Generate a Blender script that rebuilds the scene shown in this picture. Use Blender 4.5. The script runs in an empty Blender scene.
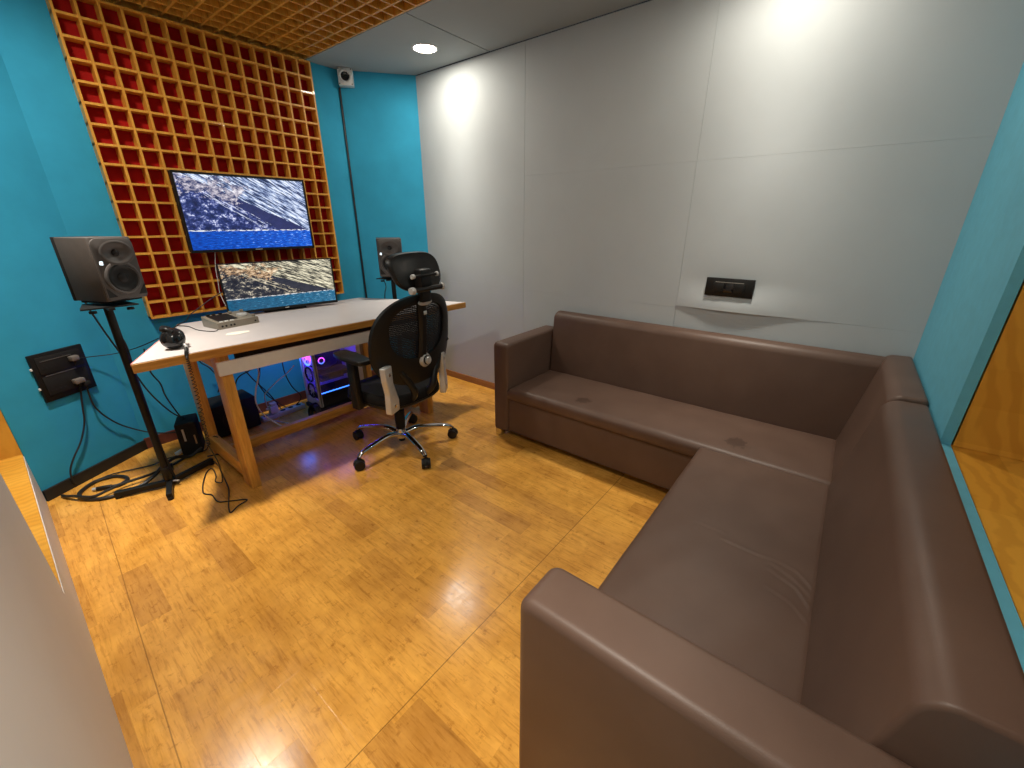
import bpy, bmesh, math, random
from mathutils import Vector, Matrix
R = math.radians
SC = bpy.context.scene
COL = SC.collection
random.seed(7)

# ------------------------------------------------------------------ camera, world, lights, exposure
EYE = Vector((0.0, 0.0, 1.35))
YAW, PITCH, ROLL, FPX = 51.568, 21.311, 0.0665, 411.3
cd = bpy.data.cameras.new('camera'); cam = bpy.data.objects.new('camera', cd); COL.objects.link(cam)
cd.sensor_width = 36.0; cd.lens = 36.0 * FPX / 1024.0; cd.clip_start = 0.01; cd.clip_end = 50
cam.location = EYE
cam.rotation_mode = 'XYZ'
fwd = Vector((math.sin(R(YAW)) * math.cos(R(PITCH)), math.cos(R(YAW)) * math.cos(R(PITCH)), -math.sin(R(PITCH))))
right = Vector((math.cos(R(YAW)), -math.sin(R(YAW)), 0)); up = right.cross(fwd)
m3 = Matrix((right, up, -fwd)).transposed() @ Matrix.Rotation(R(-ROLL), 3, 'Z')
cam.rotation_euler = m3.to_euler('XYZ')
SC.camera = cam

SC.view_settings.view_transform = 'Standard'
SC.view_settings.look = 'None'
SC.view_settings.exposure = 0.16
SC.view_settings.gamma = 1.0
SC.view_settings.use_curve_mapping = False

world = bpy.data.worlds.new('night'); SC.world = world; world.use_nodes = True
world.node_tree.nodes['Background'].inputs[0].default_value = (0.02, 0.022, 0.025, 1)
world.node_tree.nodes['Background'].inputs[1].default_value = 1.0

CEIL = 2.41
LAMP_POWER = 45.0
BEAM_POWER, BEAM_WIDE = 14.0, 0.19
LAMP_COLOR = (1.0, 0.925, 0.80)
LAMPS = [(2.22, 2.48, 'round warm downlight in the grey ceiling beside the wooden ceiling grid', 0.76),
         (0.22, 2.48, 'round warm downlight across the ceiling grid, above the loudspeaker by the socket panel', 1.42),
         (2.20, 0.42, 'round warm downlight over the long side of the corner sofa', 0.62),
         (0.20, 0.42, 'round warm downlight over the near corner by the doorway side', 0.95)]

# ------------------------------------------------------------------ materials
MATS = {}
def nmat(name):
    m = bpy.data.materials.new(name); m.use_nodes = True
    nt = m.node_tree; b = nt.nodes['Principled BSDF']
    MATS[name] = m
    return m, nt, b
def N(nt, typ, **kw):
    n = nt.nodes.new(typ)
    for k, v in kw.items():
        if k in n.inputs: n.inputs[k].default_value = v
        else: setattr(n, k, v)
    return n
def ramp(nt, stops, fac):
    r = nt.nodes.new('ShaderNodeValToRGB'); cr = r.color_ramp
    while len(cr.elements) < len(stops): cr.elements.new(0.5)
    for e, (p, c) in zip(cr.elements, stops):
        e.position = p; e.color = (*c, 1) if len(c) == 3 else c
    nt.links.new(fac, r.inputs[0]); return r
def mixc(nt, fac, a, b, mode='MIX'):
    n = nt.nodes.new('ShaderNodeMix'); n.data_type = 'RGBA'; n.blend_type = mode
    for i, v in ((0, fac), (6, a), (7, b)):
        if isinstance(v, (int, float)): n.inputs[i].default_value = v
        elif isinstance(v, tuple): n.inputs[i].default_value = (*v, 1) if len(v) == 3 else v
        else: nt.links.new(v, n.inputs[i])
    return n.outputs[2]
def math_(nt, op, a, b=None, c=None):
    n = nt.nodes.new('ShaderNodeMath'); n.operation = op
    for i, v in enumerate((a, b, c)):
        if v is None: continue
        if isinstance(v, (int, float)): n.inputs[i].default_value = v
        else: nt.links.new(v, n.inputs[i])
    return n.outputs[0]
def coords(nt, scale=(1, 1, 1), rot=(0, 0, 0), out='Object'):
    t = nt.nodes.new('ShaderNodeTexCoord'); mp = nt.nodes.new('ShaderNodeMapping')
    mp.inputs['Scale'].default_value = scale; mp.inputs['Rotation'].default_value = rot
    nt.links.new(t.outputs[out], mp.inputs[0]); return mp.outputs[0]
def noise(nt, vec, scale, detail=4.0, rough=0.55):
    n = N(nt, 'ShaderNodeTexNoise', Scale=scale, Detail=detail, Roughness=rough)
    nt.links.new(vec, n.inputs['Vector']); return n.outputs[0]
def bump(nt, b, h, strength, dist=0.01):
    n = N(nt, 'ShaderNodeBump', Strength=strength, Distance=dist)
    nt.links.new(h, n.inputs['Height']); nt.links.new(n.outputs[0], b.inputs['Normal'])

def plain(name, col, rough=0.5, metal=0.0, var=0.08, vscale=30, bmp=0.0, bscale=400, coat=0.0, spec=0.5):
    m, nt, b = nmat(name)
    v = coords(nt); n = noise(nt, v, vscale)
    lo = tuple(max(0, c * (1 - var)) for c in col); hi = tuple(min(1, c * (1 + var)) for c in col)
    r = ramp(nt, [(0.3, lo), (0.7, hi)], n); nt.links.new(r.outputs[0], b.inputs['Base Color'])
    b.inputs['Roughness'].default_value = rough; b.inputs['Metallic'].default_value = metal
    b.inputs['Coat Weight'].default_value = coat; b.inputs['Specular IOR Level'].default_value = spec
    if bmp: bump(nt, b, noise(nt, v, bscale, 3), bmp, 0.002)
    return m
def emit(name, col, strength):
    m, nt, b = nmat(name)
    b.inputs['Base Color'].default_value = (*col, 1)
    b.inputs['Emission Color'].default_value = (*col, 1); b.inputs['Emission Strength'].default_value = strength
    return m
def wood(name, c1, c2, c3, axis='x', scale=1.0, rough=0.4, coat=0.1):
    m, nt, b = nmat(name)
    s = {'x': (1.2, 14, 14), 'y': (14, 1.2, 14), 'z': (14, 14, 1.2)}[axis]
    v = coords(nt, tuple(q * scale for q in s))
    n1 = noise(nt, v, 2.2, 6, 0.62); n2 = noise(nt, v, 9.0, 3)
    r = ramp(nt, [(0.28, c1), (0.5, c2), (0.72, c3)], n1)
    d = ramp(nt, [(0.35, (0.72, 0.66, 0.6)), (0.6, (1, 1, 1))], n2)
    nt.links.new(mixc(nt, 0.6, r.outputs[0], d.outputs[0], 'MULTIPLY'), b.inputs['Base Color'])
    b.inputs['Roughness'].default_value = rough; b.inputs['Coat Weight'].default_value = coat
    bump(nt, b, n2, 0.08, 0.002)
    return m

TEAL = plain('teal_fabric', (0.036, 0.345, 0.555), 0.8, var=0.07, vscale=5, bmp=0.12, bscale=900, spec=0.2)
TEAL_EDGE = plain('teal_board', (0.12, 0.46, 0.62), 0.6, var=0.05)
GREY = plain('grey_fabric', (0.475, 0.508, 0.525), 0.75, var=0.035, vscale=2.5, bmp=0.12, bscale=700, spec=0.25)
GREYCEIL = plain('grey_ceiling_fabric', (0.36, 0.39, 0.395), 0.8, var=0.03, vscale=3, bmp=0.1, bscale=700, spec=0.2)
DARKGAP = plain('dark_gap', (0.012, 0.012, 0.012), 0.9)
BLACKBASE = plain('black_skirting', (0.012, 0.011, 0.01), 0.6)
BROWNBASE = wood('brown_skirting', (0.25, 0.10, 0.03), (0.36, 0.16, 0.05), (0.44, 0.2, 0.07), 'y', rough=0.4)
LATTICE = wood('lattice_wood', (0.64, 0.27, 0.03), (0.76, 0.355, 0.045), (0.84, 0.43, 0.07), 'z', rough=0.45)
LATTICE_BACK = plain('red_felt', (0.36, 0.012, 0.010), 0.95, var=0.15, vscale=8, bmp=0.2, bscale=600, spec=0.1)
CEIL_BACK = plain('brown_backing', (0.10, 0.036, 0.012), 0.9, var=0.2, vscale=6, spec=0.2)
DESKWOOD = wood('desk_wood', (0.44, 0.18, 0.03), (0.60, 0.28, 0.05), (0.70, 0.36, 0.08), 'x', rough=0.42)
LEGWOOD = wood('leg_wood', (0.50, 0.22, 0.035), (0.66, 0.33, 0.06), (0.76, 0.42, 0.10), 'z', rough=0.42)
RAILWOOD = wood('rail_wood', (0.50, 0.22, 0.035), (0.66, 0.33, 0.06), (0.76, 0.42, 0.10), 'y', rough=0.42)
LAMINATE = plain('white_laminate', (0.56, 0.515, 0.51), 0.4, var=0.03, vscale=6)
WHITEBOARD = plain('white_board', (0.70, 0.67, 0.64), 0.5, var=0.03)
PINK_EDGE = plain('pink_edge_band', (0.6, 0.2, 0.18), 0.5)
LEATHER = None
BLACK = plain('black_plastic', (0.0075, 0.0068, 0.0065), 0.42, spec=0.35)
BLACKM = plain('black_matte', (0.010, 0.009, 0.0085), 0.7, spec=0.3)
BLACKG = plain('black_gloss', (0.01, 0.01, 0.011), 0.12, var=0.02)
BLACKMETAL = plain('black_painted_metal', (0.007, 0.007, 0.007), 0.5, spec=0.3)
CABLE = plain('cable_rubber', (0.012, 0.011, 0.011), 0.5)
WHITECABLE = plain('white_cable', (0.6, 0.58, 0.56), 0.5)
SPKGREY = plain('speaker_grey', (0.058, 0.048, 0.043), 0.5, var=0.1, bmp=0.15, bscale=500)
SPKFRONT = plain('speaker_front', (0.066, 0.057, 0.054), 0.38, var=0.05)
CONE = plain('speaker_cone', (0.007, 0.0065, 0.007), 0.5, spec=0.35)
SILVER = plain('silver_plastic', (0.56, 0.56, 0.55), 0.34, metal=0.35, var=0.03)
CHROME = plain('chrome', (0.72, 0.71, 0.70), 0.07, metal=1.0, var=0.01)
MESHFAB = plain('mesh_fabric', (0.008, 0.008, 0.011), 0.7, spec=0.3)
SEATFAB = plain('seat_fabric', (0.008, 0.007, 0.007), 0.8, spec=0.2, bmp=0.3, bscale=900)
WHITEPL = plain('white_plastic', (0.72, 0.71, 0.69), 0.4, var=0.02)
GREYMETAL = plain('interface_metal', (0.27, 0.235, 0.185), 0.4, metal=0.35, var=0.05)
PAPER = plain('paper', (0.85, 0.80, 0.70), 0.8, var=0.02)
PCWHITE = plain('pc_white', (0.55, 0.53, 0.52), 0.45, var=0.02)
DARKRED = plain('dark_red_brown', (0.12, 0.03, 0.018), 0.6, var=0.2)
EM_LAMP = emit('lamp_diffuser', (1.0, 0.88, 0.70), 22.0)
EM_BADGE = emit('badge_white', (0.75, 0.9, 1.0), 1.0)
EM_PURPLE = emit('led_purple', (0.13, 0.06, 1.0), 16.0)
EM_BLUE = emit('led_blue', (0.05, 0.22, 1.0), 3.0)
EM_GREEN = emit('led_green', (0.1, 0.9, 0.55), 1.2)

def leather(name, spots=()):
    m, nt, b = nmat(name)
    v = coords(nt)
    n = noise(nt, v, 5, 5)
    r = ramp(nt, [(0.3, (0.103, 0.059, 0.042)), (0.7, (0.127, 0.075, 0.054))], n)
    c = r.outputs[0]
    for (sx, sy, sz, rad) in spots:      # old stains on the seat
        d = nt.nodes.new('ShaderNodeVectorMath'); d.operation = 'DISTANCE'; nt.links.new(v, d.inputs[0]); d.inputs[1].default_value = (sx, sy, sz)
        e = math_(nt, 'ADD', d.outputs['Value'], math_(nt, 'MULTIPLY', math_(nt, 'SUBTRACT', noise(nt, v, 45, 4), 0.5), rad * 1.6))
        st = ramp(nt, [(0.55, (0.62, 0.58, 0.56)), (0.85, (1, 1, 1))], math_(nt, 'DIVIDE', e, rad))
        c = mixc(nt, 1.0, c, st.outputs[0], 'MULTIPLY')
    nt.links.new(c, b.inputs['Base Color'])
    b.inputs['Roughness'].default_value = 0.46
    b.inputs['Specular IOR Level'].default_value = 0.38
    vo = N(nt, 'ShaderNodeTexVoronoi', Scale=420.0); nt.links.new(v, vo.inputs['Vector'])
    bump(nt, b, vo.outputs['Distance'], 0.10, 0.0012)
    return m
LEATHER = leather('brown_leather')
LEATHER_STAINED = leather('stained_brown_leather', ((2.011 - 1.9, 1.059 - .36, .378, .055), (2.02 - 1.9, .235 - .36, .374, .065)))

def floor_mat():
    m, nt, b = nmat('finger_joint_parquet')
    t = nt.nodes.new('ShaderNodeTexCoord')
    sp = nt.nodes.new('ShaderNodeSeparateXYZ'); nt.links.new(t.outputs['Object'], sp.inputs[0])
    cb = nt.nodes.new('ShaderNodeCombineXYZ')
    nt.links.new(sp.outputs[1], cb.inputs[0]); nt.links.new(sp.outputs[0], cb.inputs[1])
    br = nt.nodes.new('ShaderNodeTexBrick')
    nt.links.new(cb.outputs[0], br.inputs['Vector'])
    br.inputs['Scale'].default_value = 1.0
    br.inputs['Brick Width'].default_value = 0.46; br.inputs['Row Height'].default_value = 0.094
    br.inputs['Mortar Size'].default_value = 0.0007; br.inputs['Mortar Smooth'].default_value = 0.4
    br.inputs['Bias'].default_value = -0.1
    br.offset = 0.37; br.offset_frequency = 3; br.squash = 0.8; br.squash_frequency = 2
    br.inputs['Color1'].default_value = (0, 0, 0, 1); br.inputs['Color2'].default_value = (1, 1, 1, 1)
    br.inputs['Mortar'].default_value = (0.25, 0.25, 0.25, 1)
    tone = ramp(nt, [(0.0, (0.60, 0.285, 0.055)), (0.22, (0.74, 0.365, 0.066)), (0.75, (0.78, 0.39, 0.073)), (1.0, (0.82, 0.44, 0.095))], br.outputs['Color'])
    # grain along the strips (y), offset per block
    mp = nt.nodes.new('ShaderNodeMapping'); mp.inputs['Scale'].default_value = (24, 2.2, 1)
    nt.links.new(t.outputs['Object'], mp.inputs[0])
    off = nt.nodes.new('ShaderNodeVectorMath'); off.operation = 'MULTIPLY_ADD'
    nt.links.new(br.outputs['Color'], off.inputs[0]); off.inputs[1].default_value = (7, 13, 0)
    nt.links.new(mp.outputs[0], off.inputs[2])
    g1 = noise(nt, off.outputs[0], 1.4, 6, 0.65); g2 = noise(nt, off.outputs[0], 5.0, 4, 0.6)
    gr = ramp(nt, [(0.30, (0.66, 0.58, 0.48)), (0.44, (0.93, 0.90, 0.86)), (0.7, (1.08, 1.08, 1.08))], g1)
    gf = ramp(nt, [(0.36, (0.74, 0.66, 0.55)), (0.48, (1, 1, 1))], g2)
    c = mixc(nt, 0.85, tone.outputs[0], gr.outputs[0], 'MULTIPLY')
    c = mixc(nt, 0.7, c, gf.outputs[0], 'MULTIPLY')
    # cross joint across the whole room and worn specks
    v2 = coords(nt); sp2 = nt.nodes.new('ShaderNodeSeparateXYZ'); nt.links.new(v2, sp2.inputs[0])
    wob = math_(nt, 'MULTIPLY', math_(nt, 'SUBTRACT', noise(nt, v2, 2.0), 0.5), 0.006)
    dd = math_(nt, 'ABSOLUTE', math_(nt, 'SUBTRACT', math_(nt, 'ADD', sp2.outputs[1], wob), 0.752))
    jl = math_(nt, 'LESS_THAN', dd, 0.0017)
    c = mixc(nt, math_(nt, 'MULTIPLY', jl, 0.75), c, (0.20, 0.085, 0.015))
    dl2 = math_(nt, 'ABSOLUTE', math_(nt, 'ADD', math_(nt, 'ADD', sp2.outputs[0], wob), math_(nt, 'MULTIPLY_ADD', sp2.outputs[1], -.055, .100)))
    c = mixc(nt, math_(nt, 'MULTIPLY', math_(nt, 'LESS_THAN', dl2, 0.0016), 0.6), c, (0.22, 0.09, 0.015))
    w = noise(nt, v2, 26, 5, 0.7)
    sc = ramp(nt, [(0.30, (0.50, 0.37, 0.24)), (0.42, (1, 1, 1))], w)
    c = mixc(nt, 0.7, c, sc.outputs[0], 'MULTIPLY')
    big = noise(nt, v2, 5.5, 5, 0.65); bg = ramp(nt, [(0.36, (0.84, 0.79, 0.72)), (0.58, (1.04, 1.04, 1.04))], big)
    c = mixc(nt, 1.0, c, bg.outputs[0], 'MULTIPLY')
    nt.links.new(c, b.inputs['Base Color'])
    ro = ramp(nt, [(0.3, (0.15, 0.15, 0.15)), (0.7, (0.27, 0.27, 0.27))], noise(nt, v2, 9, 5, 0.7))
    nt.links.new(ro.outputs[0], b.inputs['Roughness'])
    b.inputs['Specular IOR Level'].default_value = 0.5
    hsum = math_(nt, 'ADD', math_(nt, 'MULTIPLY', g1, 0.6), math_(nt, 'MULTIPLY', br.outputs['Fac'], -0.8))
    bump(nt, b, hsum, 0.10, 0.002)
    return m
FLOOR = floor_mat()

def box_wood(name, tint):
    """board lining of the window niches: large joined boards"""
    m, nt, b = nmat(name)
    v = coords(nt)
    br = nt.nodes.new('ShaderNodeTexBrick'); nt.links.new(coords(nt, (1, 1, 1), (R(90), 0, 0)) if tint == 'jamb' else v, br.inputs['Vector'])
    br.inputs['Scale'].default_value = 1.0; br.inputs['Brick Width'].default_value = 0.5; br.inputs['Row Height'].default_value = 0.11
    br.inputs['Mortar Size'].default_value = 0.0005
    br.inputs['Color1'].default_value = (0, 0, 0, 1); br.inputs['Color2'].default_value = (1, 1, 1, 1); br.inputs['Mortar'].default_value = (0.3, 0.3, 0.3, 1)
    r = ramp(nt, [(0, (0.66, 0.31, 0.035)), (1, (0.80, 0.42, 0.06))], br.outputs['Color'])
    w = nt.nodes.new('ShaderNodeTexWave'); w.wave_type = 'RINGS'
    w.inputs['Scale'].default_value = 9.0; w.inputs['Distortion'].default_value = 9.0; w.inputs['Detail'].default_value = 3
    nt.links.new(coords(nt, (1, 1, 0.35)), w.inputs['Vector'])
    d = ramp(nt, [(0.2, (0.85, 0.80, 0.74)), (0.7, (1, 1, 1))], w.outputs[0])
    c = mixc(nt, 0.8, r.outputs[0], d.outputs[0], 'MULTIPLY')
    nt.links.new(c, b.inputs['Base Color']); b.inputs['Roughness'].default_value = 0.33
    return m
NICHE_SILL = box_wood('niche_sill_wood', 'sill')
NICHE_JAMB = box_wood('niche_jamb_wood', 'jamb')

def glass_mat(name, tint=(0.9, 0.95, 1.0), refl=0.10):
    m = bpy.data.materials.new(name); m.use_nodes = True; nt = m.node_tree; nt.nodes.clear()
    o = nt.nodes.new('ShaderNodeOutputMaterial'); mx = nt.nodes.new('ShaderNodeMixShader')
    t = N(nt, 'ShaderNodeBsdfTransparent'); t.inputs[0].default_value = (*tint, 1)
    g = N(nt, 'ShaderNodeBsdfGlossy'); g.inputs['Roughness'].default_value = 0.03
    mx.inputs[0].default_value = refl
    nt.links.new(t.outputs[0], mx.inputs[1]); nt.links.new(g.outputs[0], mx.inputs[2]); nt.links.new(mx.outputs[0], o.inputs[0])
    MATS[name] = m; return m
GLASS = glass_mat('clear_glass', refl=0.04); DARKGLASS = glass_mat('dark_glass', (0.35, 0.38, 0.4), 0.12)

def screen_mat(name, warm, strength):
    """a rocky shore above a band of blue water, drawn from noise; u across, v up (UV map)"""
    m, nt, b = nmat(name)
    tc = nt.nodes.new('ShaderNodeTexCoord'); sp = nt.nodes.new('ShaderNodeSeparateXYZ'); nt.links.new(tc.outputs['UV'], sp.inputs[0])
    u, v = sp.outputs[0], sp.outputs[1]
    def vec(x, y):
        c = nt.nodes.new('ShaderNodeCombineXYZ'); nt.links.new(x, c.inputs[0]); nt.links.new(y, c.inputs[1]); return c.outputs[0]
    U = math_(nt, 'MULTIPLY', u, 1.78)
    # axes along / across the strata, dipping to the right at about 30 degrees
    along = math_(nt, 'SUBTRACT', math_(nt, 'MULTIPLY', U, 0.87), math_(nt, 'MULTIPLY', v, 0.5))
    across = math_(nt, 'ADD', math_(nt, 'MULTIPLY', U, 0.5), math_(nt, 'MULTIPLY', v, 0.87))
    st = noise(nt, vec(math_(nt, 'MULTIPLY', along, 3.0), math_(nt, 'MULTIPLY', across, 30.0)), 1.0, 6, 0.7)
    st2 = noise(nt, vec(math_(nt, 'MULTIPLY', along, 9.0), math_(nt, 'MULTIPLY', across, 60.0)), 1.0, 4, 0.6)
    rough = noise(nt, vec(math_(nt, 'MULTIPLY', U, 9.0), math_(nt, 'MULTIPLY', v, 12.0)), 1.0, 8, 0.75)
    lum = math_(nt, 'ADD', math_(nt, 'MULTIPLY', st, 0.65), math_(nt, 'MULTIPLY', st2, 0.35))
    if warm: pale = ramp(nt, [(0.42, (0.012, 0.014, 0.016)), (0.475, (0.06, 0.06, 0.055)), (0.51, (0.45, 0.41, 0.29)), (0.57, (0.92, 0.86, 0.64))], lum)
    else: pale = ramp(nt, [(0.42, (0.008, 0.016, 0.06)), (0.475, (0.06, 0.09, 0.22)), (0.51, (0.33, 0.43, 0.68)), (0.57, (0.85, 0.9, 1.0))], lum)
    if warm: dark = ramp(nt, [(0.40, (0.010, 0.012, 0.022)), (0.51, (0.022, 0.026, 0.04)), (0.56, (0.13, 0.12, 0.11)), (0.625, (0.85, 0.74, 0.56))], rough)
    else: dark = ramp(nt, [(0.40, (0.008, 0.012, 0.06)), (0.51, (0.02, 0.032, 0.15)), (0.56, (0.10, 0.13, 0.38)), (0.625, (0.80, 0.83, 0.98))], rough)
    wobble = math_(nt, 'MULTIPLY', math_(nt, 'SUBTRACT', rough, 0.5), 0.10)
    lin = lambda c0, k, u0: math_(nt, 'SUBTRACT', math_(nt, 'ADD', v, wobble), math_(nt, 'MULTIPLY_ADD', math_(nt, 'SUBTRACT', U, u0), -k, c0))
    # scree slope: a band across the strata that widens to the right and down
    edge_hi = math_(nt, 'GREATER_THAN', lin(.83, .44, .46), 0.0)
    lowleft = math_(nt, 'LESS_THAN', lin(.79, .62, .42), 0.0)
    mid = ramp(nt, [(0.3, (0.016, 0.02, 0.035) if warm else (0.014, 0.02, 0.085)), (0.7, (0.045, 0.046, 0.065) if warm else (0.03, 0.038, 0.15))], rough)
    veins = math_(nt, 'MULTIPLY', math_(nt, 'GREATER_THAN', lum, 0.53), math_(nt, 'GREATER_THAN', lin(.79, .62, .42), -.13))
    rock_low = mixc(nt, math_(nt, 'MULTIPLY', veins, 0.75), dark.outputs[0], (0.8, 0.7, 0.5) if warm else (0.7, 0.75, 0.95))
    c = mixc(nt, edge_hi, mid.outputs[0], pale.outputs[0])
    c = mixc(nt, lowleft, c, rock_low)
    # weathered pale rock along the upper left edge
    pn = noise(nt, vec(math_(nt, 'MULTIPLY', U, 5.0), math_(nt, 'MULTIPLY', v, 6.5)), 1.0, 6, 0.7)
    pk = math_(nt, 'SUBTRACT', pn, math_(nt, 'MULTIPLY', math_(nt, 'ABSOLUTE', lin(.84, .10, .40)), 0.9))
    pk = math_(nt, 'SUBTRACT', pk, math_(nt, 'MULTIPLY', math_(nt, 'MAXIMUM', math_(nt, 'SUBTRACT', U, 0.75), 0.0), 0.8))
    pm = math_(nt, 'GREATER_THAN', pk, 0.42)
    pt = ramp(nt, [(0.44, (0.05, 0.035, 0.035) if warm else (0.03, 0.04, 0.13)), (0.52, (0.55, 0.34, 0.18) if warm else (0.42, 0.38, 0.46)), (0.62, (1.0, 0.85, 0.62) if warm else (0.9, 0.86, 0.9))], rough)
    c = mixc(nt, math_(nt, 'MULTIPLY', pm, 0.9), c, pt.outputs[0])
    # water with glints
    wn = noise(nt, vec(math_(nt, 'MULTIPLY', U, 14.0), math_(nt, 'MULTIPLY', v, 75.0)), 1.0, 4, 0.65)
    gl = math_(nt, 'ADD', wn, math_(nt, 'MULTIPLY', math_(nt, 'SUBTRACT', u, 0.6), 0.10))
    if warm: sea = ramp(nt, [(0.35, (0.004, 0.05, 0.11)), (0.55, (0.010, 0.12, 0.24)), (0.63, (0.03, 0.24, 0.42)), (0.71, (0.75, 0.9, 0.95))], gl)
    else: sea = ramp(nt, [(0.35, (0.001, 0.03, 0.24)), (0.55, (0.003, 0.085, 0.58)), (0.63, (0.01, 0.20, 0.85)), (0.71, (0.7, 0.88, 1.0))], gl)
    shore = math_(nt, 'ADD', v, math_(nt, 'MULTIPLY', wobble, 0.15))
    c = mixc(nt, math_(nt, 'LESS_THAN', shore, 0.26), c, sea.outputs[0])
    foam = math_(nt, 'LESS_THAN', math_(nt, 'ABSOLUTE', math_(nt, 'SUBTRACT', shore, 0.262)), 0.008)
    c = mixc(nt, math_(nt, 'MULTIPLY', foam, math_(nt, 'GREATER_THAN', wn, 0.5)), c, (0.85, 0.88, 0.9))
    nt.links.new(c, b.inputs['Emission Color']); b.inputs['Emission Strength'].default_value = strength
    b.inputs['Base Color'].default_value = (0.01, 0.01, 0.01, 1); b.inputs['Roughness'].default_value = 0.25
    return m
SCREEN_TV = screen_mat('screen_cool', False, 1.0)
SCREEN_MON = screen_mat('screen_warm', True, 1.0)

def fan_mat():
    m, nt, b = nmat('rgb_fan_ring')
    v = coords(nt, out='Generated')
    sp = nt.nodes.new('ShaderNodeSeparateXYZ'); nt.links.new(v, sp.inputs[0])
    r = ramp(nt, [(0.0, (0.02, 0.25, 1.0)), (0.35, (0.25, 0.08, 1.0)), (0.65, (1.0, 0.08, 0.75)), (1.0, (0.7, 0.1, 1.0))], sp.outputs[2])
    nt.links.new(r.outputs[0], b.inputs['Emission Color']); b.inputs['Emission Strength'].default_value = 2.2
    b.inputs['Base Color'].default_value = (0.02, 0.02, 0.02, 1)
    return m
EM_FAN = fan_mat()

# ------------------------------------------------------------------ object helpers
def obj(name, bm, mat, parent=None, smooth=40, loc=None, rot=None):
    me = bpy.data.meshes.new(name); bmesh.ops.recalc_face_normals(bm, faces=bm.faces[:]); bm.to_mesh(me); bm.free()
    if mat:
        for q in (mat if isinstance(mat, (list, tuple)) else [mat]): me.materials.append(q)
    if smooth:
        for p in me.polygons: p.use_smooth = True
        try: me.set_sharp_from_angle(angle=R(smooth))
        except Exception: pass
    o = bpy.data.objects.new(name, me); COL.objects.link(o)
    if parent: o.parent = parent
    if loc: o.location = loc
    if rot: o.rotation_euler = rot
    return o
def tag(o, label=None, cat=None, group=None, kind=None):
    for k, v in (('label', label), ('category', cat), ('group', group), ('kind', kind)):
        if v: o[k] = v
    return o
def thing(name, label, cat, loc=(0, 0, 0), rz=0, group=None):
    o = bpy.data.objects.new(name, None); COL.objects.link(o); o.empty_display_size = 0.1
    o.location = loc; o.rotation_euler = (0, 0, rz)
    return tag(o, label, cat, group)
def struct(name, bm, mat, parent=None, **k):
    return tag(obj(name, bm, mat, parent, **k), kind='structure')
def new(): return bmesh.new()
def box(bm, x0, x1, y0, y1, z0, z1, bev=0.0, seg=2, mi=0, M=None):
    r = bmesh.ops.create_cube(bm, size=1.0); vs = r['verts']
    bmesh.ops.scale(bm, vec=(x1 - x0, y1 - y0, z1 - z0), verts=vs)
    bmesh.ops.translate(bm, vec=((x0 + x1) / 2, (y0 + y1) / 2, (z0 + z1) / 2), verts=vs)
    fs = list({f for v in vs for f in v.link_faces})
    for f in fs: f.material_index = mi
    if bev > 0:
        es = list({e for v in vs for e in v.link_edges})
        r2 = bmesh.ops.bevel(bm, geom=es, offset=bev, segments=seg, profile=0.5, affect='EDGES')
        vs = list({v for f in r2['faces'] for v in f.verts} | {v for v in vs if v.is_valid})
    if M is not None: bmesh.ops.transform(bm, matrix=M, verts=vs)
    return vs
def B(*a, **k):
    bm = new(); box(bm, *a, **k); return bm
def cyl(bm, p, q, r, r2=None, n=16, mi=0, bev=0.0):
    p, q = Vector(p), Vector(q); d = q - p
    M = Matrix.Translation((p + q) / 2) @ d.to_track_quat('Z', 'Y').to_matrix().to_4x4()
    g = bmesh.ops.create_cone(bm, cap_ends=True, segments=n, radius1=r, radius2=r if r2 is None else r2, depth=d.length, matrix=M)
    fs = {f for v in g['verts'] for f in v.link_faces}
    for f in fs: f.material_index = mi
    if bev:
        es = [e for e in {e for f in fs for e in f.edges} if any(len(f.verts) > 4 for f in e.link_faces)]
        bmesh.ops.bevel(bm, geom=es, offset=bev, segments=2, profile=0.5, affect='EDGES')
def Cy(*a, **k):
    bm = new(); cyl(bm, *a, **k); return bm
def lathe(bm, prof, n=28, M=None, mi=0):
    """prof: [(r, z)] turned about z"""
    rings = []
    for r, z in prof:
        if r < 1e-6: rings.append([bm.verts.new((0, 0, z))])
        else: rings.append([bm.verts.new((r * math.cos(2 * math.pi * i / n), r * math.sin(2 * math.pi * i / n), z)) for i in range(n)])
    for a, b in zip(rings, rings[1:]):
        for i in range(n):
            j = (i + 1) % n
            if len(a) == 1 and len(b) == 1: continue
            if len(a) == 1: f = bm.faces.new((a[0], b[i], b[j]))
            elif len(b) == 1: f = bm.faces.new((a[i], a[j], b[0]))
            else: f = bm.faces.new((a[i], a[j], b[j], b[i]))
            f.material_index = mi
    if M is not None: bmesh.ops.transform(bm, matrix=M, verts=[v for r in rings for v in r])
def spline(pts, k=6):
    P = [Vector(p) for p in pts]; out = []
    for i in range(len(P) - 1):
        a = P[i - 1] if i else P[0]; b = P[i]; c = P[i + 1]; d = P[i + 2] if i + 2 < len(P) else P[-1]
        for j in range(k):
            t = j / k
            out.append(0.5 * ((2 * b) + (c - a) * t + (2 * a - 5 * b + 4 * c - d) * t * t + (3 * b - a - 3 * c + d) * t ** 3))
    out.append(P[-1]); return out
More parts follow.
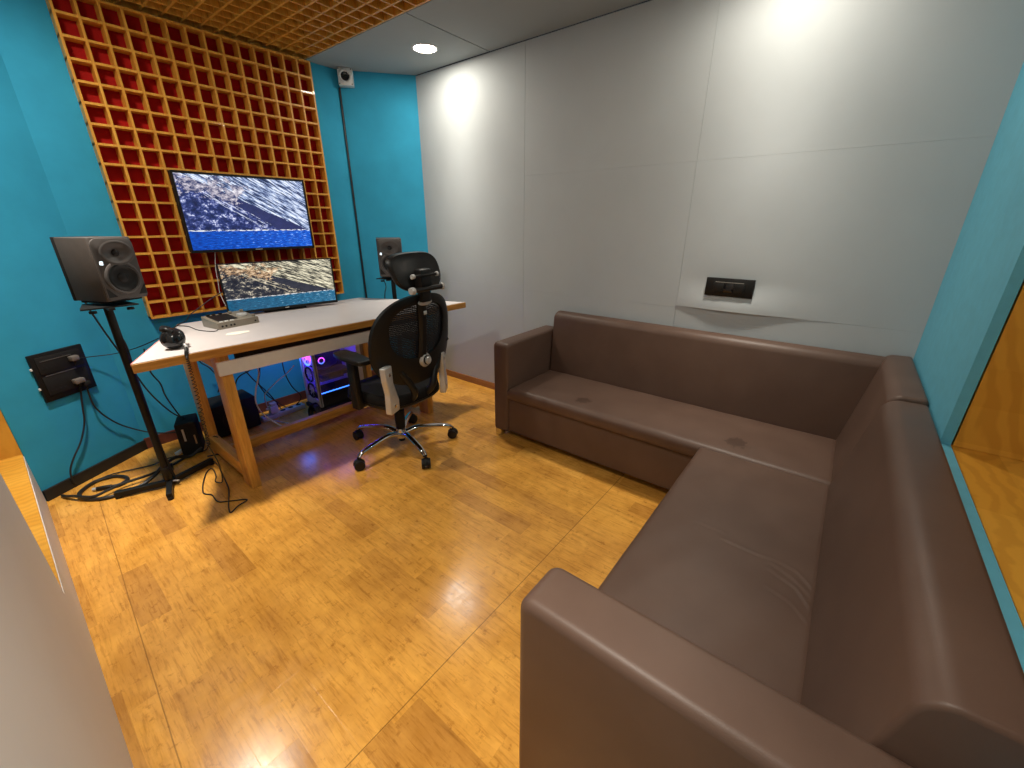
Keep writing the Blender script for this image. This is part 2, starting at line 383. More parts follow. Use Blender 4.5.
def sweep(bm, pts, r, n=8, closed=False, rz=None, mi=0):
    """tube along points; r a number or a function of t; rz flattens the section in world z"""
    L = len(pts); rings = []; prev = None
    for i, p in enumerate(pts):
        a = pts[(i - 1) % L] if (closed or i) else pts[0]; b = pts[(i + 1) % L] if (closed or i < L - 1) else pts[-1]
        t = (b - a)
        t = t.normalized() if t.length > 1e-9 else Vector((0, 0, 1))
        if prev is None:
            u = Vector((0, 0, 1)) if abs(t.z) < 0.9 else Vector((1, 0, 0))
            u = (u - t * u.dot(t)).normalized()
        else:
            u = (prev - t * prev.dot(t)); u = u.normalized() if u.length > 1e-6 else prev
        prev = u; w = t.cross(u); rr = r(i / (L - 1)) if callable(r) else r
        ra, rb = (rr, rr) if rz is None else (rr * rz, rr)
        rings.append([bm.verts.new(p + u * ra * math.cos(2 * math.pi * j / n) + w * rb * math.sin(2 * math.pi * j / n)) for j in range(n)])
    pr = list(zip(rings, rings[1:])) + ([(rings[-1], rings[0])] if closed else [])
    for a, b in pr:
        for j in range(n):
            f = bm.faces.new((a[j], a[(j + 1) % n], b[(j + 1) % n], b[j])); f.material_index = mi
    if not closed:
        for rg in (rings[0], rings[-1]):
            f = bm.faces.new(rg); f.material_index = mi
def Tube(pts, r, k=6, n=8, **kw):
    bm = new(); sweep(bm, spline(pts, k), r, n, **kw); return bm
def prism(bm, poly, axis, a, b, bev=0.0, seg=3):
    """poly of 2-D points extruded along axis from a to b; axis x: (y,z), y: (x,z), z: (x,y)"""
    def mk(p, t):
        return {'x': (t, p[0], p[1]), 'y': (p[0], t, p[1]), 'z': (p[0], p[1], t)}[axis]
    A = [bm.verts.new(mk(p, a)) for p in poly]; Bv = [bm.verts.new(mk(p, b)) for p in poly]; n = len(poly)
    fa = bm.faces.new(A); fb = bm.faces.new(Bv[::-1]); fs = [fa, fb]
    for i in range(n): fs.append(bm.faces.new((A[i], Bv[i], Bv[(i + 1) % n], A[(i + 1) % n])))
    bmesh.ops.recalc_face_normals(bm, faces=fs)
    if bev:
        es = list(set(fa.edges) | set(fb.edges))
        bmesh.ops.bevel(bm, geom=es, offset=bev, segments=seg, profile=0.5, affect='EDGES')
def rpoly(pts, rads, k=5):
    """polygon with rounded corners"""
    out = []; n = len(pts)
    for i in range(n):
        p = Vector(pts[i]); a = Vector(pts[i - 1]) - p; b = Vector(pts[(i + 1) % n]) - p; r = rads[i]
        if r <= 0: out.append(tuple(p)); continue
        an = a.normalized(); bn = b.normalized(); ang = math.acos(max(-1, min(1, an.dot(bn))))
        d = min(r / math.tan(ang / 2), a.length * .49, b.length * .49); r2 = d * math.tan(ang / 2)
        s = p + an * d; e = p + bn * d; c = p + (an + bn).normalized() * (r2 / math.sin(ang / 2))
        a0 = math.atan2(s.y - c.y, s.x - c.x); a1 = math.atan2(e.y - c.y, e.x - c.x)
        while a1 - a0 > math.pi: a1 -= 2 * math.pi
        while a1 - a0 < -math.pi: a1 += 2 * math.pi
        for j in range(k + 1):
            t = a0 + (a1 - a0) * j / k; out.append((c.x + r2 * math.cos(t), c.y + r2 * math.sin(t)))
    return out
def cushion(bm, x0, x1, y0, y1, z0, z1, r, nx, ny, disp=None):
    """padded slab: rounded box with a fine top; disp(x, y) raises the top"""
    def axis(a, b, n):
        e = [a + r * (1 - math.cos(math.pi / 2 * i / 4)) for i in range(5)]
        m = [a + r + (b - a - 2 * r) * i / n for i in range(1, n)]
        f = [b - r * (1 - math.cos(math.pi / 2 * i / 4)) for i in range(4, -1, -1)]
        return e + m + f
    X, Y = axis(x0, x1, nx), axis(y0, y1, ny)
    def rim(t, a, b):
        d = min(t - a, b - t)
        if d >= r: return 0.0
        return r - math.sqrt(max(0, r * r - (r - d) ** 2))
    top = [[bm.verts.new((x, y, z1 - min(r, math.hypot(rim(x, x0, x1), rim(y, y0, y1))) + (disp(x, y) if disp else 0))) for y in Y] for x in X]
    nX, nY = len(X), len(Y)
    for i in range(nX - 1):
        for j in range(nY - 1): bm.faces.new((top[i][j], top[i + 1][j], top[i + 1][j + 1], top[i][j + 1]))
    loop = [(i, 0) for i in range(nX)] + [(nX - 1, j) for j in range(1, nY)] + [(i, nY - 1) for i in range(nX - 2, -1, -1)] + [(0, j) for j in range(nY - 2, 0, -1)]
    ring = [top[i][j] for i, j in loop]
    lo = []
    for i, j in loop:
        q = 0.006
        x = min(max(X[i], x0 + q), x1 - q); y = min(max(Y[j], y0 + q), y1 - q)
        lo.append((bm.verts.new((X[i], Y[j], z0 + 0.008)), bm.verts.new((x, y, z0))))
    n = len(loop)
    for k in range(n):
        l = (k + 1) % n
        bm.faces.new((ring[k], ring[l], lo[l][0], lo[k][0])); bm.faces.new((lo[k][0], lo[l][0], lo[l][1], lo[k][1]))
    bm.faces.new([q[1] for q in lo])
def frame_axes(o, n, upv=(0, 0, 1)):
    """matrix whose z axis is n, whose y axis is near upv, at o"""
    n = Vector(n).normalized(); u = Vector(upv); u = (u - n * u.dot(n)).normalized(); x = u.cross(n)
    return Matrix(((x.x, u.x, n.x, o[0]), (x.y, u.y, n.y, o[1]), (x.z, u.z, n.z, o[2]), (0, 0, 0, 1)))
def uvplane(name, w, h, mat, parent, loc, rot=(0, 0, 0)):
    """a flat screen face in local xz, looking along -y"""
    bm = new(); uv = bm.loops.layers.uv.new('UVMap')
    vs = [bm.verts.new(p) for p in ((-w / 2, 0, -h / 2), (w / 2, 0, -h / 2), (w / 2, 0, h / 2), (-w / 2, 0, h / 2))]
    f = bm.faces.new(vs)
    for l, c in zip(f.loops, ((0, 0), (1, 0), (1, 1), (0, 1))): l[uv].uv = c
    me = bpy.data.meshes.new(name); bm.to_mesh(me); bm.free(); me.materials.append(mat)
    o = bpy.data.objects.new(name, me); COL.objects.link(o); o.parent = parent; o.location = loc; o.rotation_euler = rot
    return o
def copy_tree(o, parent=None):
    c = o.copy(); COL.objects.link(c); c.parent = parent
    for ch in list(o.children): copy_tree(ch, c)
    return c
def light(name, typ, loc, energy, color, parent=None, **k):
    l = bpy.data.lights.new(name, typ); l.energy = energy; l.color = color
    for a, v in k.items(): setattr(l, a, v)
    o = bpy.data.objects.new(name, l); COL.objects.link(o); o.location = loc
    if parent: o.parent = parent
    return o

# ------------------------------------------------------------------ room shell
XL, XR, YB, YR = -0.118, 2.531, 3.295, -0.32
CL, CLY = 0.355, 3.015          # left splay: (CL, YB) -> (XL, CLY)
CR, CRY = 2.075, 2.93          # right splay: (CR, YB) -> (XR, CRY)
bm = new(); prism(bm, [(XL - .1, YR - .1), (XR + .1, YR - .1), (XR + .1, CRY + .1), (CR + .05, YB + .1), (CL - .05, YB + .1), (XL - .1, CLY + .1)], 'z', -0.1, 0.0)
struct('floor', bm, FLOOR, smooth=0)
# back wall and the two splayed corner walls
struct('wall_back', B(CL - .02, CR + .02, YB, YB + .1, 0, CEIL), TEAL, smooth=0)
def splay(name, p, q, mat, side):
    p, q = Vector((*p, 0)), Vector((*q, 0)); d = (q - p).normalized(); n = Vector((d.y, -d.x, 0)) * side
    bm = new(); a = [p, q, q - n * .1, p - n * .1]
    prism(bm, [(v.x, v.y) for v in a], 'z', 0, CEIL)
    return struct(name, bm, mat, smooth=0), p, q, d, n
WL, lp, lq, ld, ln = splay('wall_back_left', (CL, YB), (XL, CLY), TEAL, -1)
WR, rp, rq, rd, rn = splay('wall_back_right', (CR, YB), (XR, CRY), TEAL, 1)
# black skirting on the left splay and the back wall
bm = new(); a = [lp + ln * .002, lq + ln * .002, lq + ln * .014, lp + ln * .014]
prism(bm, [(v.x, v.y) for v in a], 'z', 0, .062); struct('baseboard_back_left', bm, BLACKBASE, smooth=0)
struct('baseboard_back', B(CL, CR, YB - .014, YB - .001, 0, .07), DARKRED, smooth=0)
bm = new(); a = [rp + rn * .002, rq + rn * .002, rq + rn * .014, rp + rn * .014]
prism(bm, [(v.x, v.y) for v in a], 'z', 0, .06); struct('baseboard_back_right', bm, BROWNBASE, smooth=0)

# grey right wall: backing plus fabric panels with open joints
wr = struct('wall_right', B(XR, XR + .1, YR - .1, CRY + .08, 0, CEIL), DARKGAP, smooth=0)
def gpanel(y0, y1, z0, z1, fn=None, th=.012, ny=2, nz=2):
    bm = new(); G = {}
    for i in range(ny + 1):
        for j in range(nz + 1):
            y = y0 + (y1 - y0) * i / ny; z = z0 + (z1 - z0) * j / nz
            G[i, j] = bm.verts.new((XR - th - (fn(y, z) if fn else 0), y, z))
    for i in range(ny):
        for j in range(nz): bm.faces.new((G[i, j], G[i, j + 1], G[i + 1, j + 1], G[i + 1, j]))
    rim = [(i, 0) for i in range(ny)] + [(ny, j) for j in range(nz)] + [(i, nz) for i in range(ny, 0, -1)] + [(0, j) for j in range(nz, 0, -1)]
    bk = [bm.verts.new((XR, G[k].co.y, G[k].co.z)) for k in rim]
    for k in range(len(rim)):
        l = (k + 1) % len(rim); bm.faces.new((G[rim[k]], G[rim[l]], bk[l], bk[k]))
    o = obj('fabric_panel', bm, GREY, wr, smooth=30); return o
def bulge(y, z):    # padding pushed out round the socket
    a = math.exp(-((y - .46) / .24) ** 2); t = max(0, min(1, (1.06 - z) / 0.15)); t = t * t * (3 - 2 * t)
    pinch = -0.012 * math.exp(-((y - .48) / .17) ** 2 - ((z - 1.03) / .075) ** 2)
    return 0.022 * a * t + pinch * 0.4
g = .0006
SEAM1, SEAM2, HEM, CROSS = 1.888, .755, .885, 1.655
gpanel(SEAM1 + .0012, CRY + .02, HEM + .0004, CEIL - .006, None)
gpanel(SEAM2 + g, SEAM1 - g, HEM + .0004, CROSS - .0003, None)
gpanel(SEAM2 + g, SEAM1 - g, CROSS + .0003, CEIL - .006, None)
gpanel(YR, SEAM2 - g, HEM + .0125, CROSS - .0003, bulge, ny=60, nz=70)
gpanel(YR, SEAM2 - g, CROSS + .0003, CEIL - .006, None)
gpanel(SEAM1 + .0012, CRY + .02, 0.0, HEM, None)
gpanel(SEAM2 + g, SEAM1 - g, 0.0, HEM, None)
gpanel(YR, SEAM2 - g, 0.0, HEM + .012, None)
struct('baseboard_right', B(XR - .024, XR - .011, 1.68, CRY, 0, .058, bev=.002), BROWNBASE, smooth=0)

# ceiling: grey boards round a recess that holds the wooden grid
LX0, LX1 = .570, 1.832
GY0 = .60
struct('ceiling', B(XL - .1, XR + .1, YR - .4, YB + .1, CEIL + .07, CEIL + .15), DARKGAP, smooth=0)
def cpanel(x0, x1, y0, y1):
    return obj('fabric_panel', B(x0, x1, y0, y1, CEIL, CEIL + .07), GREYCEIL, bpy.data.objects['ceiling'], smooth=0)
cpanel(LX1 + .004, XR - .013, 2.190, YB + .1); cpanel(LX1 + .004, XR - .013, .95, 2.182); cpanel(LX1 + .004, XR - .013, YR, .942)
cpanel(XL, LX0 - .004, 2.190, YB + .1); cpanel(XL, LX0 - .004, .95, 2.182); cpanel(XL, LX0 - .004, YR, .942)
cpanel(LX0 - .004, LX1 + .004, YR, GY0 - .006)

# left wall with a low wood-lined opening
WO0, WO1, WZ0, WZ1 = 1.69, 3.010, .285, 2.05
LEFTGREY_LIT = plain('left_wall_lit_grey', (.66, .645, .63), .6, var=.03, vscale=2)  # the wall grey made lighter, brightness of the lit wall put into its colour
wl = struct('wall_left', B(XL - .1, XL, YR - .1, WO0, 0, CEIL), LEFTGREY_LIT, smooth=0)
bm = B(XL - .1, XL, WO0, WO1, 0, WZ0 - .012); obj('lower_panel', bm, LEFTGREY_LIT, wl, smooth=0)
obj('upper_panel', B(XL - .1, XL, WO0, CLY + .06, WZ1, CEIL), GREY, wl, smooth=0)
w1 = struct('window_1', B(XL - .34, XL - .002, WO0, WO1, WZ0 - .02, WZ0), NICHE_SILL, smooth=0)
obj('side_board', B(XL - .34, XL - .002, WO1, WO1 + .02, WZ0 - .02, WZ1 + .02), NICHE_JAMB, w1, smooth=0)
obj('side_board', B(XL - .34, XL - .101, WO0 - .02, WO0, WZ0 - .02, WZ1 + .02), NICHE_JAMB, w1, smooth=0)
obj('head_board', B(XL - .34, XL - .101, WO0, WO1, WZ1, WZ1 + .02), NICHE_SILL, w1, smooth=0)
obj('pane', B(XL - .33, XL - .324, WO0, WO1, WZ0, WZ1), DARKGLASS, w1, smooth=0)
obj('dark_backing', B(XL - .40, XL - .36, WO0 - .05, WO1 + .05, WZ0 - .05, WZ1 + .05), DARKGAP, w1, smooth=0)

# rear wall (behind the sofa) with a deep wood-lined window
VX0, VX1, VZ0, VZ1 = .18, 1.600, .753, 2.1
wq = struct('wall_rear', B(VX1, XR + .1, YR - .024, YR, 0, CEIL), TEAL_EDGE, smooth=0)
obj('lower_panel', B(XL - .1, VX1, YR - .024, YR, 0, VZ0), TEAL_EDGE, wq, smooth=0)
obj('side_panel', B(XL - .1, VX0, YR - .024, YR, VZ0, CEIL), TEAL_EDGE, wq, smooth=0)
obj('upper_panel', B(VX0, VX1, YR - .024, YR, VZ1, CEIL), TEAL_EDGE, wq, smooth=0)
obj('core', B(VX1 + .03, XR + .1, YR - .50, YR - .030, 0, CEIL), DARKGAP, wq, smooth=0)
obj('core', B(XL - .1, VX1 + .03, YR - .50, YR - .030, 0, VZ0 - .03), DARKGAP, wq, smooth=0)
w2 = struct('window_2', B(VX0 - .02, VX1 + .02, YR - .46, YR - .026, VZ0 - .022, VZ0 - .001), NICHE_SILL, smooth=0)
obj('side_board', B(VX1 + .003, VX1 + .023, YR - .46, YR - .029, VZ0, VZ1), NICHE_JAMB, w2, smooth=0)
obj('side_board', B(VX0 - .023, VX0 - .003, YR - .46, YR - .029, VZ0, VZ1), NICHE_JAMB, w2, smooth=0)
obj('head_board', B(VX0 - .02, VX1 + .02, YR - .46, YR - .029, VZ1, VZ1 + .02), NICHE_SILL, w2, smooth=0)
obj('pane', B(VX0, VX1, YR - .44, YR - .434, VZ0, VZ1), DARKGLASS, w2, smooth=0)
obj('dark_backing', B(VX0 - .05, VX1 + .05, YR - .56, YR - .52, VZ0 - .05, VZ1 + .05), DARKGAP, w2, smooth=0)

# ------------------------------------------------------------------ downlights
for i, (x, y, lab, k) in enumerate(LAMPS):
    t = thing('ceiling_downlight', lab, 'ceiling light', (x, y, CEIL), group='recessed ceiling downlights')
    bm = new(); lathe(bm, [(.072, -.001), (.076, -.004), (.084, -.003), (.086, 0.0), (.072, .0)], 36); obj('trim_ring', bm, WHITEPL, t)
    bm = new(); lathe(bm, [(0, -.003), (.064, -.003), (.073, -.001)], 36); obj('diffuser', bm, EM_LAMP, t)
    lo = light('lamp_light', 'AREA', (0, 0, -.006), LAMP_POWER * k, LAMP_COLOR, t, shape='DISK', size=.14)
    # beam of the fitting: a soft centre beam plus a wide weak part
    lo.data.use_nodes = True; nt = lo.data.node_tree; em = nt.nodes['Emission']; ge = nt.nodes.new('ShaderNodeNewGeometry')
    dp = nt.nodes.new('ShaderNodeVectorMath'); dp.operation = 'DOT_PRODUCT'
    nt.links.new(ge.outputs['Incoming'], dp.inputs[0]); nt.links.new(ge.outputs['Normal'], dp.inputs[1])
    ca = math_(nt, 'ABSOLUTE', dp.outputs['Value'])
    nt.links.new(math_(nt, 'ADD', math_(nt, 'MULTIPLY', math_(nt, 'POWER', ca, BEAM_POWER), 1 - BEAM_WIDE), BEAM_WIDE), em.inputs['Strength'])

# ------------------------------------------------------------------ wooden grids
def lattice_mesh(u0, u1, nu, v0, v1, nv, a0, a1, th, put):
    bm = new()
    for i in range(nu + 1):
        u = u0 + (u1 - u0 - th) * i / nu; put(bm, u, u + th, v0, v1, a0, a1)
    for j in range(nv + 1):
        v = v0 + (v1 - v0 - th) * j / nv; put(bm, u0, u1, v, v + th, a0 + .0004, a1)
    return bm
t = thing('acoustic_diffuser', 'tall wooden egg-crate grid with red backing on the teal back wall', 'wall panel', ((LX0 + LX1) / 2, YB, .815))
ox, oz = (LX0 + LX1) / 2, .815
bm = lattice_mesh(LX0 - ox, LX1 - ox, 14, 0, 2.390 - oz, 17, -.073, -.006, .0112, lambda b, u0, u1, v0, v1, a0, a1: box(b, u0, u1, a0, a1, v0, v1))
obj('grid', bm, LATTICE, t, smooth=0)
obj('felt_backing', B(LX0 - ox + .002, LX1 - ox - .002, -.006, -.001, .002, 2.388 - oz), LATTICE_BACK, t, smooth=0)
t = thing('ceiling_grid', 'wooden egg-crate grid set into the ceiling above the desk', 'ceiling panel', ((LX0 + LX1) / 2, YB - .06, CEIL + .07))
NC = 29
bm = lattice_mesh(LX0 - ox, LX1 - ox, 14, GY0 - (YB - .06), .058, NC, -.069, -.008, .0112, lambda b, u0, u1, v0, v1, a0, a1: box(b, u0, u1, v0, v1, a0, a1))
obj('grid', bm, LATTICE, t, smooth=0)
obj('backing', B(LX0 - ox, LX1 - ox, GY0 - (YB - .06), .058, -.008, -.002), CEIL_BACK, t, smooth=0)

# ------------------------------------------------------------------ small fittings on the walls
# white box with a black eye at the right splay, and a black strip below it standing for the shadow gap in the crease
Mw = frame_axes(rp + rd * .060 + rn * .001 + Vector((0, 0, 2.354)), rn)
t = thing('ceiling_corner_sensor', 'small white square box with round black eye below the ceiling', 'sensor'); t.matrix_world = Mw
obj('housing', B(-.052, .052, -.055, .055, 0, .070, bev=.006), WHITEPL, t)
bm = new(); lathe(bm, [(.044, .070), (.044, .078), (.037, .084), (.029, .077), (.027, .071)], 28); obj('eye_ring', bm, WHITEPL, t)
bm = new(); lathe(bm, [(0, .073), (.02, .074), (.029, .0775)], 28); obj('black_eye', bm, BLACKG, t)
for sx in (-1, 1):
    for sy in (-1, 1): obj('screw', Cy((sx * .043, sy * .046, .069), (sx * .043, sy * .046, .0712), .004, n=10), BLACKM, t)
p = rp + rd * .004 + rn * .010
bm = new(); box(bm, p.x - .007, p.x + .007, p.y - .004, p.y + .004, .10, 2.298, bev=.002)
tag(obj('cable', bm, CABLE), 'thin black strip standing for the shadow gap down the teal wall below the white box', 'cable')

# black socket on the grey wall
t = thing('wall_socket', 'black rectangular socket plate on the grey wall above the sofa', 'power socket', (XR - .019, .486, 1.025), R(-90))
obj('face_plate', B(-.119, .119, -.014, .006, -.048, .048, bev=.003), BLACK, t)
obj('inner_frame', B(-.078, .078, -.018, -.013, -.030, .030, bev=.002), BLACKM, t)
for x in (-.052, 0, .052): obj('module', B(x - .024, x + .024, -.0205, -.017, -.026, .022, bev=.001), BLACKG if x == 0 else BLACK, t)
obj('light_strip', B(-.07, .07, -.0185, -.017, .026, .029), plain('grey_line', (.3, .28, .25), .5), t)
for x in (-.052, .052):
    bm = new()
    for a, b_ in ((-.008, -.012), (.008, -.012), (0, .006)): cyl(bm, (x + a, -.0212, b_), (x + a, -.0200, b_), .0028, n=8)
    obj('pin_hole', bm, DARKGAP, t)
# big black socket panel on the left splay
ctr = lp * .5 + lq * .5
pc = Vector((.134, 3.150, .614)); s_ = (pc - lp).dot(ld); pc = lp + ld * s_ + ln * .0015 + Vector((0, 0, .614))
t = thing('socket_panel', 'large square black socket panel on the teal splayed wall', 'power socket'); t.matrix_world = frame_axes(pc, ln)
obj('face_plate', B(-.121, .121, -.125, .125, 0, .014, bev=.003), BLACK, t)
for zz, hh in ((.062, .045), (-.045, .05)): obj('socket_row', B(-.100, .100, zz - hh, zz + hh, .013, .0175, bev=.002), BLACKM, t)
for zz in (.085, .008): obj('ridge', B(-.085, .055, zz - .002, zz + .002, .017, .0195), plain('ridge_grey', (.08, .075, .07), .5), t)
for zz in (.05, -.07):
    bm = new()
    for x in (-.075, -.035): 
        for a, b_ in ((-.009, 0), (.009, 0), (0, .016)): cyl(bm, (x + a, zz + b_, .0172), (x + a, zz + b_, .0180), .003, n=8)
    obj('pin_hole', bm, DARKGAP, t)
for zz in (.055, -.05): obj('clip', B(-.128, -.120, zz - .006, zz + .006, .004, .012, bev=.001), WHITEPL, t)
def on_l(x, y, z, off=.012):
    q = Vector((x, y, 0)); q = lp + ld * ((q - lp).dot(ld)) + ln * off; q.z = z; return q
def plug(x, y, z, label, w, mat):
    t = thing('power_plug', label, 'plug', group=None); t.matrix_world = frame_axes(on_l(x, y, z, .019), ln)
    obj('body', B(-w, w, -.014, .014, .0, .030, bev=.006), mat, t)
    bm = new(); cyl(bm, (0, -.014, .016), (0, -.034, .014), .006, .004, 10); obj('strain_relief', bm, BLACKM, t)
    return t
PLUGGREY = plain('plug_grey', (.16, .14, .125), .45)
plug(.184, 3.167, .679, 'flat grey plug in the upper row of the black socket panel', .019, PLUGGREY)
plug(.168, 3.158, .556, 'bulky grey plug in the lower row of the black socket panel', .024, PLUGGREY)
plug(.190, 3.175, .530, 'black plug at the bottom edge of the black socket panel', .016, BLACKM)

# ------------------------------------------------------------------ wall television
t = thing('television', 'wall-hung television with blue-tinted rocky shore picture', 'television', (1.2245, 3.150, 1.4105))
obj('cabinet', B(-.380, .380, .004, .046, -.224, .224, bev=.005), BLACKM, t)
bm = new()
box(bm, -.383, .383, -.004, .012, .214, .227); box(bm, -.383, .383, -.004, .012, -.227, -.211)
box(bm, -.383, -.372, -.004, .012, -.212, .215); box(bm, .372, .383, -.004, .012, -.212, .215)
obj('bezel', bm, BLACK, t, smooth=0)
uvplane('screen', .746, .428, SCREEN_TV, t, (0, .0035, .0015))
obj('maker_badge', B(-.022, .022, -.0052, -.0038, -.2215, -.2165), SILVER, t)
obj('wall_bracket', B(-.12, .12, .044, .0705, -.10, .10), BLACKMETAL, t)
tag(obj('cable', Tube([(.975, 3.175, 1.195), (.953, 3.172, 1.09), (.945, 3.165, 1.0), (.938, 3.16, .93), (.94, 3.10, .84), (.945, 3.03, .82)], .0022), WHITECABLE), 'thin pale cord hanging from the underside of the wall television', 'cable')

# ------------------------------------------------------------------ desk
DZ = .806
def lerp(a, b, k): return a + (b - a) * k
desk = thing('desk', 'trapezoid wooden desk with white top in front of the red grid', 'desk', (1.25, 2.6, 0))
def dl(x, y): return (x - 1.25, y - 2.6)
top = [dl(.286, 2.250), dl(2.196, 2.183), dl(1.815, 2.982), dl(.640, 2.990)]
bm = new(); prism(bm, top, 'z', DZ - .042, DZ - .003, bev=.0015, seg=1); obj('tabletop', bm, DESKWOOD, desk, smooth=0)
ins = [dl(.289, 2.253), dl(2.192, 2.186), dl(1.814, 2.979), dl(.642, 2.987)]
bm = new(); prism(bm, ins, 'z', DZ - .003, DZ); obj('white_laminate', bm, LAMINATE, desk, smooth=0)
bm = new(); e = [dl(.2845, 2.2525), dl(.289, 2.252), dl(.643, 2.991), dl(.6385, 2.9925)]; prism(bm, e, 'z', DZ - .012, DZ + .0005); obj('edge_band', bm, PINK_EDGE, desk, smooth=0)
for (x0, x1, y0, y1) in ((.595, .643, 2.278, 2.385), (1.822, 1.872, 2.255, 2.36), (.600, .648, 2.87, 2.965), (1.72, 1.765, 2.86, 2.955)):
    obj('leg', B(x0 - 1.25, x1 - 1.25, y0 - 2.6, y1 - 2.6, 0, DZ - .043, bev=.002), LEGWOOD, desk)
for (xa, xb, y0, y1) in ((.597, .642, 2.385, 2.87), (1.775, 1.82, 2.36, 2.86)):
    obj('side_rail', B(xa - 1.25, xb - 1.25, y0 - 2.6, y1 - 2.6, .04, .125, bev=.002), RAILWOOD, desk)
    obj('top_rail', B(xa - 1.25, xb - 1.25, y0 - 2.6, y1 - 2.6, DZ - .13, DZ - .043, bev=.002), RAILWOOD, desk)
obj('stretcher', B(.642 - 1.25, 1.775 - 1.25, 2.625 - 2.6, 2.668 - 2.6, .066, .125, bev=.002), DESKWOOD, desk)
obj('back_rail', B(.648 - 1.25, 1.72 - 1.25, 2.92 - 2.6, 2.955 - 2.6, DZ - .13, DZ - .043, bev=.002), BLACKM, desk)
obj('front_rail', B(.700 - 1.25, 1.82 - 1.25, 2.36 - 2.6, 2.39 - 2.6, DZ - .11, DZ - .043), BLACKM, desk)
bm = new(); box(bm, .590 - 1.25, 1.876 - 1.25, 2.254 - 2.6, 2.274 - 2.6, .660, .728, bev=.0015, M=Matrix.Rotation(R(-.9), 4, 'Z')); obj('front_apron', bm, WHITEBOARD, desk, smooth=0)

# monitor
A0, A1 = Vector((.890, 2.945)), Vector((1.560, 2.850)); dv = A1 - A0; ang = math.atan2(dv.y, dv.x); wm = dv.length
mid = (A0 + A1) / 2
t = thing('monitor', 'desktop monitor with warm rocky shore picture standing on the desk', 'monitor', (mid.x, mid.y, DZ), ang)
zb, zt = .016, .322; zc = (zb + zt) / 2
obj('cabinet', B(-wm / 2 + .004, wm / 2 - .004, .006, .030, zb + .003, zt - .003, bev=.004), BLACKM, t)
bm = new(); box(bm, -wm / 2, wm / 2, -.002, .012, zt - .006, zt); box(bm, -wm / 2, wm / 2, -.002, .012, zb, zb + .016)
box(bm, -wm / 2, -wm / 2 + .008, -.002, .012, zb + .014, zt - .004); box(bm, wm / 2 - .008, wm / 2, -.002, .012, zb + .014, zt - .004)
obj('bezel', bm, BLACK, t, smooth=0)
uvplane('screen', wm - .014, zt - zb - .020, SCREEN_MON, t, (0, .0045, zc + .005))
obj('maker_badge', B(-.012, .012, -.0035, -.0015, zb + .004, zb + .010), SILVER, t)
obj('stand_neck', B(-.03, .03, .028, .050, .008, .17, bev=.003), BLACKM, t)
obj('stand_foot', B(-.13, .13, .022, .105, 0, .010, bev=.004), BLACKM, t)

# audio interface
t = thing('audio_interface', 'small grey audio interface box with knobs, on the desk beside the monitor', 'audio interface', (.832, 2.735, DZ), R(8))
bm = new(); prism(bm, [(-.085, 0), (.085, 0), (.085, .056), (-.085, .036)], 'x', -.112, .112, bev=.004, seg=2); obj('case', bm, GREYMETAL, t)
obj('dark_panel', B(-.092, .012, -.055, .06, -.0025, .0025, M=Matrix.Translation((0, .0, .0465)) @ Matrix.Rotation(math.atan2(.02, .17), 4, 'X')), BLACK, t)
for i, (x, y, r_) in enumerate(((.060, -.01, .028), (.03, .055, .010), (.095, .055, .010), (.096, -.062, .009))):
    z = .046 + .02 / .17 * y; bm = new(); cyl(bm, (x, y, z - .002), (x, y, z + (.012 if r_ > .02 else .014)), r_, r_ * .9, 24, bev=.001); obj('knob', bm, SILVER if r_ > .02 else GREYMETAL, t)
for x, y in ((-.08, .075), (-.05, .075), (-.015, .075)): obj('switch', B(x - .009, x + .009, y - .006, y + .006, .052, .062, bev=.001), BLACK, t)
for x in (-.09, -.07, -.045, -.027, .09): obj('jack', Cy((x, -.0865, .016), (x, -.083, .016), .0055 if x < .08 else .0045, n=14), BLACK, t)
for x in (-.085, -.058, -.028): obj('button', B(x - .009, x + .009, -.076, -.065, .036, .0415, bev=.001), WHITEPL, t)

# paper strip
bm = new(); prism(bm, [(-.052, -.030), (.0, -.036), (.055, -.004), (.052, .034), (-.010, .036), (-.05, .014)], 'z', 0, .0012)
tag(obj('paper_scrap', bm, PAPER, loc=(.772, 2.485, DZ + .0002), rot=(0, 0, R(-22))), 'small torn scrap of cream paper lying on the white desk top', 'paper')

# headphones with a coiled cord over the desk edge
t = thing('headphones', 'folded black headphones with coiled cord at the desk corner', 'headphones', (.480, 2.405, DZ))
def cup(c, n, r, th):
    M = frame_axes(c, n)
    bm = new(); lathe(bm, [(0, th), (r * .55, th * .93), (r * .85, th * .65), (r, th * .25), (r, 0), (r * .9, -th * .1), (0, -th * .1)], 28, M); cp = obj('ear_cup', bm, BLACKG, t)
    bm = new(); sweep(bm, [M @ Vector((r * .78 * math.cos(a * math.pi / 12), r * .78 * math.sin(a * math.pi / 12), -th * .30)) for a in range(24)], r * .24, 8, closed=True); obj('ear_pad', bm, BLACKM, cp)
cup((-.004, -.016, .048), (-.12, -.93, .36), .047, .034)
cup((.012, .035, .046), (.30, .93, .22), .042, .028)
bm2 = new(); sweep(bm2, spline([(-.004, -.030, .080), (-.020, -.022, .094), (-.030, .005, .090), (-.018, .036, .094), (.008, .050, .082)], 6), .010, 10); obj('headband', bm2, BLACK, t)
bm = new(); sweep(bm, spline([(.020, -.040, .024), (.026, -.062, .013), (.018, -.090, .010)], 5), .006, 10); obj('cord_sleeve', bm, SILVER, t)
path = spline([(.018, -.090, .010), (.008, -.130, .009), (-.002, -.163, .004), (-.008, -.176, -.022), (-.010, -.178, -.10), (-.014, -.176, -.22), (-.020, -.170, -.36), (-.022, -.160, -.46)], 22)
bm = new(); hel = []; turns = 46; L = len(path) - 1
